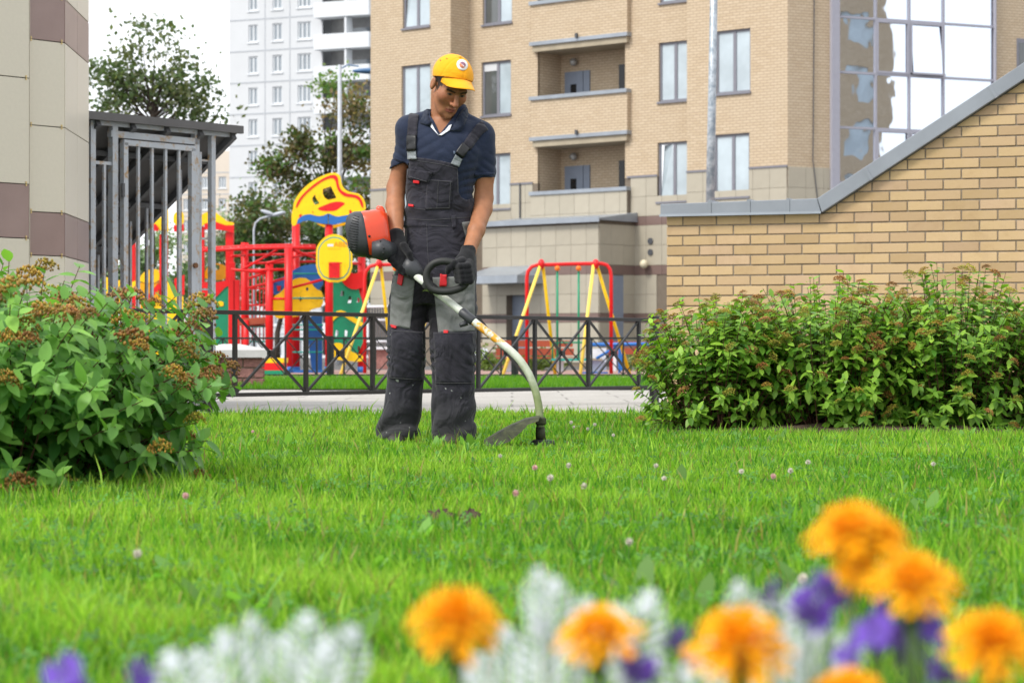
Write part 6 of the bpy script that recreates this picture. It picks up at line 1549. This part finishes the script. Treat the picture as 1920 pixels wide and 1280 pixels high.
shrub('spirea_shrub', 1.68, 12.95, .64, .58, .81, 430, 22, .060, 62, 'dense spirea bush in the middle of the row before the brick wall', R0, R1, .42, 1.3, .40, 'spirea bushes before the brick wall', .03, 280, hw_=(0, 1, 4, 2, 1))
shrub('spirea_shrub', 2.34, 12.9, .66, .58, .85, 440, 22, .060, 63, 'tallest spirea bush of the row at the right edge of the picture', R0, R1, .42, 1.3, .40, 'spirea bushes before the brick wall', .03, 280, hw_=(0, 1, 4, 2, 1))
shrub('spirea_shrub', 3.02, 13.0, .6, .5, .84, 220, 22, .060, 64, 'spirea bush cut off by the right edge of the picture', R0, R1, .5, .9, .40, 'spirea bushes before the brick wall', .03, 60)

# ------------------------------------------------------------------ trees
def tree(name, xb, D, blobs, nl, ls, cols, label, seed, trunk=.16, open_=.55, group='trees behind the playground'):
    rg_ = np.random.default_rng(seed); p0 = W(xb, 0, D); root = empty(name, (p0.x, D, 0), label=label, cat='tree', group=group)
    cl = []; tot = sum(b[2] * b[3] for b in blobs)
    for (x, y, rx, ry) in blobs:
        c = np.array(W(x, y, D)) - np.array([p0.x, D, 0]); k = F / D; n_ = max(5, int(46 * rx * ry / tot))
        for _ in range(n_):
            v = rg_.normal(size=3); v /= np.linalg.norm(v); v *= rg_.random() ** .4; cl.append(c + v * np.array([rx / k, rx / k * .8, ry / k]))
    cl = np.array(cl); tz = cl[:, 2].max(); mb = MB(); zb = max(.8, cl[:, 2].min() - .5)
    top = np.array([cl[:, 0].mean(), 0, zb + (tz - zb) * .6]); tp_ = [np.array([0, 0, 0]), np.array([0, 0, zb * .6]), np.array([top[0] * .2, 0, zb]), top]
    mb.tube([Vector(q) for q in tp_], [trunk, trunk * .8, trunk * .65, trunk * .18], 8); mb.build('trunk', M['bark'], root, True)
    lm = MB()
    for c in cl:
        t = rg_.uniform(.1, .9); s_ = tp_[2] + (top - tp_[2]) * min(t, max(0, (c[2] - zb) / (tz - zb)) * .8); md = s_ * .45 + c * .55 + np.array([0, 0, .12 * np.linalg.norm(c - s_)]) + rg_.normal(0, .08, 3)
        lm.tube([Vector(s_), Vector(s_ * .25 + md * .75), Vector(md), Vector(c)], [trunk * .28, trunk * .18, trunk * .12, trunk * .04], 5, False)
    lm.build('limbs', M['bark'], root, True)
    per = nl // len(cl); V = []; C = []; ca = np.array(cols)
    for c in cl:
        sp = rg_.uniform(.5, 1.15) * open_; q = c + rg_.normal(0, 1, (per, 3)) * np.array([sp, sp, sp * .62]); d = rg_.normal(size=(per, 3)); d /= np.linalg.norm(d, axis=1)[:, None]; nn_ = rg_.normal(size=(per, 3)) + np.array([0, 0, .8]); s_ = np.cross(d, nn_); s_ /= np.linalg.norm(s_, axis=1)[:, None]
        L = ls * rg_.uniform(.6, 1.3, (per, 1)); V.append(np.stack([q, q + d * L * .5 + s_ * L * .36, q + d * L, q + d * L * .5 - s_ * L * .36], 1))
        col = ca[rg_.integers(0, len(ca))] * (1 - .3) + ca[rg_.integers(0, len(ca), per)] * .3; C.append(np.repeat(col * rg_.uniform(.7, 1.25, (per, 1)), 4, 0))
    V = np.concatenate(V).reshape(-1, 3); n_ = len(V) // 4
    link('crown', rawmesh('crown', V, np.arange(n_ * 4).reshape(-1, 4), M['treeleaf'], False, np.concatenate(C).reshape(-1, 3)), root)
dg_, br_, gr_, pg_ = (.085, .13, .055), (.23, .165, .095), (.13, .25, .075), (.23, .30, .175)
tree('maple_tree', 285, 80, [(215, 140, 58, 75), (285, 115, 75, 72), (350, 165, 62, 65), (260, 195, 95, 48), (385, 212, 30, 32)], 3900, .18, [dg_, (.14, .15, .08), (.10, .15, .07)], 'dark open-crowned tree above the gate roof', 5, .12, .5, None)
tree('maple_tree', 640, 105, [(640, 180, 55, 50), (655, 240, 55, 60), (650, 300, 60, 50), (600, 330, 60, 60), (560, 400, 90, 55), (650, 400, 60, 80), (560, 270, 30, 40), (510, 310, 30, 25)], 8000, .21, [br_, br_, gr_, (.05, .06, .024)], 'brown-green tree between the white tower and the brick building', 6, .16, .50)
tree('maple_tree', 520, 100, [(500, 400, 60, 45), (470, 450, 60, 45), (540, 470, 70, 50), (600, 500, 80, 60), (660, 500, 50, 70), (640, 440, 60, 50), (560, 540, 80, 40)], 10000, .2, [(.06, .10, .04), (.09, .16, .05), (.13, .11, .06)], 'low dark tree behind the red climbing bars', 7, .14, .5)
tree('willow_tree', 430, 140, [(430, 440, 45, 55), (450, 510, 60, 60), (400, 520, 50, 60)], 4200, .24, [pg_, (.09, .14, .07), (.14, .18, .11)], 'pale green tree in front of the far beige tower', 8, .14, .55)
tree('willow_tree', 300, 130, [(290, 470, 60, 60), (340, 520, 60, 60), (240, 520, 60, 60), (190, 500, 50, 60)], 4600, .24, [pg_, (.07, .12, .05), gr_], 'pale green tree glimpsed through the gate bars', 9, .14, .55)
# low plants at the foot of the house
for i, (x, w_, h_, lab) in enumerate(((915, .45, .42, 'low garden plant left of the trimmer shaft by the entrance steps'), (985, .5, .38, 'low garden plant behind the first leg of the right swing'), (1020, .45, .45, 'low garden plant behind the green swing hangers'), (1215, .6, .4, 'low garden plant behind the fence end near the bush'))):
    p = W(x, 0, 58); rg_ = np.random.default_rng(70 + i); q = rg_.normal(0, 1, (420, 3)) * np.array([w_ * .5, .3, h_ * .35]) + np.array([0, 0, h_ * .5]); q[:, 2] = np.abs(q[:, 2]); d = rg_.normal(size=(420, 3)); d /= np.linalg.norm(d, axis=1)[:, None]; s_ = np.cross(d, rg_.normal(size=(420, 3))); s_ /= np.linalg.norm(s_, axis=1)[:, None]
    V = np.stack([q, q + d * .05 + s_ * .035, q + d * .1, q + d * .05 - s_ * .035], 1).reshape(-1, 3); C = np.repeat(np.array([.10, .15, .03]) * rg_.uniform(.5, 1.4, (420, 1)), 4, 0)
    tag(link('garden_plant', rawmesh('garden_plant', V, np.arange(1680).reshape(-1, 4), M['treeleaf'], False, C), None, (p.x, 58, 0)), lab, 'plant', 'low plants by the house')

# ------------------------------------------------------------------ flower bed in front of the camera
M['marigold'] = (lambda t: (t.col(t.new('ShaderNodeVertexColor', layer_name='Col').outputs[0]), t.set(rough=.6, spec=.2), t.m)[2])(NT('marigold_petal'))
M['silverleaf'] = plain('silver_felt_leaf', (.50, .545, .55), .9, .15, 60); M['purple'] = leafmat('purple_petal', .3, .6, .12)
def marigold_head(sd, rad, hgt, rings=6):
    rr = random.Random(sd); V = []; Fc = []; C = []
    for k in range(rings):
        t = k / (rings - 1); npet = int(17 - 9 * t); r0 = rad * .12; r1 = rad * (1 - .72 * t); z1 = hgt * (-.30 + 1.05 * math.sin(t * 1.5)); 
        for i in range(npet):
            a = 6.283 * i / npet + rr.uniform(-.15, .15) + k * .3; w = .55 * r1 * 2.2 / npet * 2.4; rr1 = r1 * rr.uniform(.85, 1.12); zz = z1 + rr.uniform(-.1, .1) * hgt
            ca_, sa_ = math.cos(a), math.sin(a); b = len(V); up = hgt * (.1 + .3 * t)
            for q, ww, dz in ((.0, .25, 0), (.6, .9, up), (.92, 1.1, up * .8), (1.0, .8, up * .2)):
                r = r0 + (rr1 - r0) * q; z = zz * q + dz * .4
                for s_ in (-1, 0, 1): V.append((r * ca_ - s_ * ww * w * sa_ * .5, r * sa_ + s_ * ww * w * ca_ * .5, z + (abs(s_) * .06 + rr.uniform(-.05, .05) * (q > .8)) * hgt)); C.append(np.array([.86, .40 - .13 * (1 - q), .001]) * rr.uniform(.85, 1.05))
            for j in range(3):
                for s_ in range(2): e_ = b + j * 3 + s_; Fc.append((e_, e_ + 1, e_ + 4, e_ + 3))
    return rawmesh('flower_head', np.array(V), np.array(Fc), M['marigold'], True, np.array(C))
def pinnate(L, sd, n=7):
    rr = random.Random(sd); mb = MB(); mb.tube([(0, 0, 0), (0, L * .5, L * .06), (0, L, 0)], [L * .03, L * .022, L * .01], 5)
    for i in range(n):
        t = .22 + .75 * i / (n - 1); l = L * (.20 * math.sin(math.pi * (t * .8 + .12)) + .04)
        for s_ in (-1, 1):
            bx_, by_ = 0, t * L; tx_, ty_ = s_ * l, t * L + l * .75; nx_, ny_ = -(ty_ - by_), tx_; k = .13
            mb.add([(bx_, by_, .0), (bx_ + tx_ * .45 + nx_ * k * .6, by_ + (ty_ - by_) * .45 + ny_ * k * .6, .03 * L), (tx_ * .95 + nx_ * k, ty_ * .97 + .03 * by_ + ny_ * k, .02 * L), (tx_ * 1.08, ty_ + l * .08, .0), (tx_ * .95 - nx_ * k, ty_ * .97 + .03 * by_ - ny_ * k, .02 * L), (bx_ + tx_ * .45 - nx_ * k * .6, by_ + (ty_ - by_) * .45 - ny_ * k * .6, .03 * L)], [(0, 1, 2, 3), (0, 3, 4, 5)])
    k = L * .09; mb.add([(-k, L * .92, 0), (0, L * .85, 0), (k, L * .92, 0), (k * .6, L * 1.1, 0), (-k * .6, L * 1.1, 0)], [(0, 1, 2, 3, 4)])
    return mb.mesh('silver_leaf', M['silverleaf'])
PIN = [pinnate(1.0, i) for i in range(2)]
MG = [(1597, 996, 1.28, .0245, .0135, 'uppermost marigold with drooping petals on the right'), (1712, 1092, 1.25, .0245, .014, 'marigold just below the drooping one, above the purple flowers'), (855, 1166, 1.20, .0245, .0165, 'marigold standing apart left of the picture centre'), (1122, 1186, 1.24, .0215, .0125, 'small marigold among silver leaves just right of the picture centre'), (1386, 1208, 1.18, .025, .018, 'widest marigold between silver leaves and purple flowers'), (1862, 1208, 1.2, .0245, .0165, 'marigold cut by the right edge of the picture'), (1588, 1312, 1.2, .0225, .015, 'marigold only just showing at the bottom edge')]
for i, (x, y, D, rad, hg_, lab) in enumerate(MG):
    p = W(x, y, D); rad *= .94; hg_ *= .92; f = empty('marigold', (p.x, p.y, 0), 0, label='orange ' + lab, cat='flower', group='orange marigolds'); hd = link('flower_head', marigold_head(20 + i, rad, hg_), f, (0, 0, p.z), (.48 + .08 * (i % 3), .14 * ((i * 7) % 3 - 1), 0), (1.12, 1.0, 1.3))
    if i == 0:
        o = link('flower_head', marigold_head(40, .014, .009), f, (.002, -.008, p.z - .018), (1.2, 0, 0)); o = link('flower_head', marigold_head(41, .015, .010), f, (.016, -.003, p.z - .003), (.9, .5, 0))
    MB().tube([(0, .03, 0), (.006, .02, p.z * .5), (0, .004, p.z - .006)], [.003, .0028, .0035], 6).build('stem', M['stem'], f, True)
    MB().tube([(0, .005, p.z - .022), (0, .003, p.z - .004)], [.004, .009], 8).build('calyx', M['stem'], f, True)
    for k in range(5):
        a = k * 2.2 + i; o = link('leaf', bpy.data.meshes['leaf'], f, (0, .02, p.z * (.3 + .1 * k)), (.5, .2, a), (.06, .05, .05))
def silver(x, y, D, leaves, lab):
    p = W(x, y, D); f = empty('silver_ragwort', (p.x, p.y, 0), label=lab, cat='plant', group='silver-leaved plants'); zb = p.z - .06
    MB().tube([(0, 0, 0), (0, 0, max(zb, .06))], .005, 6).build('stem', M['silverleaf'], f)
    for i, (tx_, ty_, L) in enumerate(leaves):
        q = W(tx_, ty_, D + .05 + .03 * (i % 3)) - Vector((p.x, p.y, 0)); LL_ = .052 * (.75 + .14 * (i % 4)); d0 = (q - Vector((q.x * .25, 0, zb - .02))).normalized(); st_ = q - d0 * LL_; d = np.array(d0); Fm = frame_from(d, np.array([.5 * (i % 3 - 1), -1, .5]))
        o = link('silver_leaf', PIN[i % 2], f); o.matrix_basis = Matrix.Translation(st_) @ Matrix([list(Fm[r]) for r in range(3)]).to_4x4() @ Matrix.Scale(LL_, 4)
        MB().tube([(0, 0, max(zb, .06) * .9), (q.x * .5, 0, zb), st_], .0016, 5).build('petiole', M['silverleaf'], f)
silver(540, 1290, 1.2, [(470, 1165, 1), (575, 1160, 1), (660, 1185, 1), (420, 1200, 1), (370, 1225, 1), (530, 1200, 1), (610, 1215, 1), (320, 1235, 1)], 'silver felted plant alone at the bottom left of the picture')
silver(1020, 1290, 1.24, [(1010, 1075, 1), (1040, 1095, 1), (950, 1185, 1), (1215, 1125, 1), (1100, 1130, 1), (900, 1235, 1), (1010, 1170, 1), (1150, 1150, 1), (1060, 1210, 1), (880, 1260, 1), (1230, 1240, 1)], 'silver felted plant with raised leaf around the small marigold')
silver(1470, 1290, 1.28, [(1385, 1100, 1), (1450, 1130, 1), (1505, 1110, 1), (1540, 1180, 1), (1330, 1200, 1), (1580, 1230, 1), (1500, 1220, 1), (1280, 1260, 1), (1600, 1190, 1), (1440, 1170, 1)], 'silver felted plant behind the widest marigold')
def petals(sd, rad):
    rr = random.Random(sd); V = []; Fc = []; C = []
    for k in range(5):
        a = k * 1.257 + rr.uniform(-.2, .2); b = len(V)
        for q, w in ((.05, .1), (.5, .45), (.85, .5), (1, .3)):
            for s_ in (-1, 0, 1): V.append((rad * (q * math.cos(a) - s_ * w * math.sin(a) * .8), rad * (q * math.sin(a) + s_ * w * math.cos(a) * .8), rad * (.3 * q * q + rr.uniform(-.08, .08)))); C.append(np.array([.15, .075, .50]) * (.6 + .6 * q) * rr.uniform(.8, 1.15))
        for j in range(3):
            for s_ in range(2): e_ = b + j * 3 + s_; Fc.append((e_, e_ + 1, e_ + 4, e_ + 3))
    return rawmesh('petals', np.array(V), np.array(Fc), M['purple'], True, np.array(C))
PT_ = [petals(i, .0105) for i in range(3)]
for i, (x, y, s_, lab) in enumerate(((120, 1262, 1.0, 'purple flower at the bottom left corner'), (257, 1270, 1.0, 'purple flower second from the bottom left corner'), (1548, 1108, 1.15, 'topmost purple flower left of the upper marigolds'), (1520, 1140, 1.1, 'purple flower just under the topmost purple one'), (1450, 1112, .75, 'small purple flower above the widest marigold'), (1655, 1158, 1.15, 'purple flower below the second marigold'), (1640, 1185, 1.0, 'purple flower left of the second marigold stem'), (1700, 1190, 1.1, 'purple flower at the second marigold stem'), (1680, 1215, .9, 'lowest purple flower under the second marigold'), (1190, 1250, 1.1, 'purple flower at the bottom below the small marigold'), (1272, 1200, .8, 'small purple flower left of the widest marigold'), (1765, 1245, 1.1, 'purple flower beside the right-hand marigold'), (1590, 1225, .75, 'small purple flower among silver leaves at the bottom'), (1735, 1165, .9, 'bluish purple flower right of the second marigold stem'))):
    p = W(x, y, 1.24 + .025 * (i % 3)); f = empty('purple_flower', (p.x, p.y, 0), label=lab, cat='flower', group='purple bedding flowers')
    MB().tube([(.004, .01, 0), (0, .004, p.z)], .0016, 5).build('stem', M['stem'], f); link('petals', PT_[i % 3], f, (0, 0, p.z), (1.0 + .3 * (i % 2), .3 * (i % 3 - 1), i), (s_, s_, s_)); link('petals', PT_[(i + 1) % 3], f, (.005, .006, p.z - .009), (.6, -.4, i * 2.0), (s_ * .8,) * 3)
    link('leaf', bpy.data.meshes['leaf'], f, (0, .01, p.z * .55), (.6, 0, i), (.05, .05, .05))
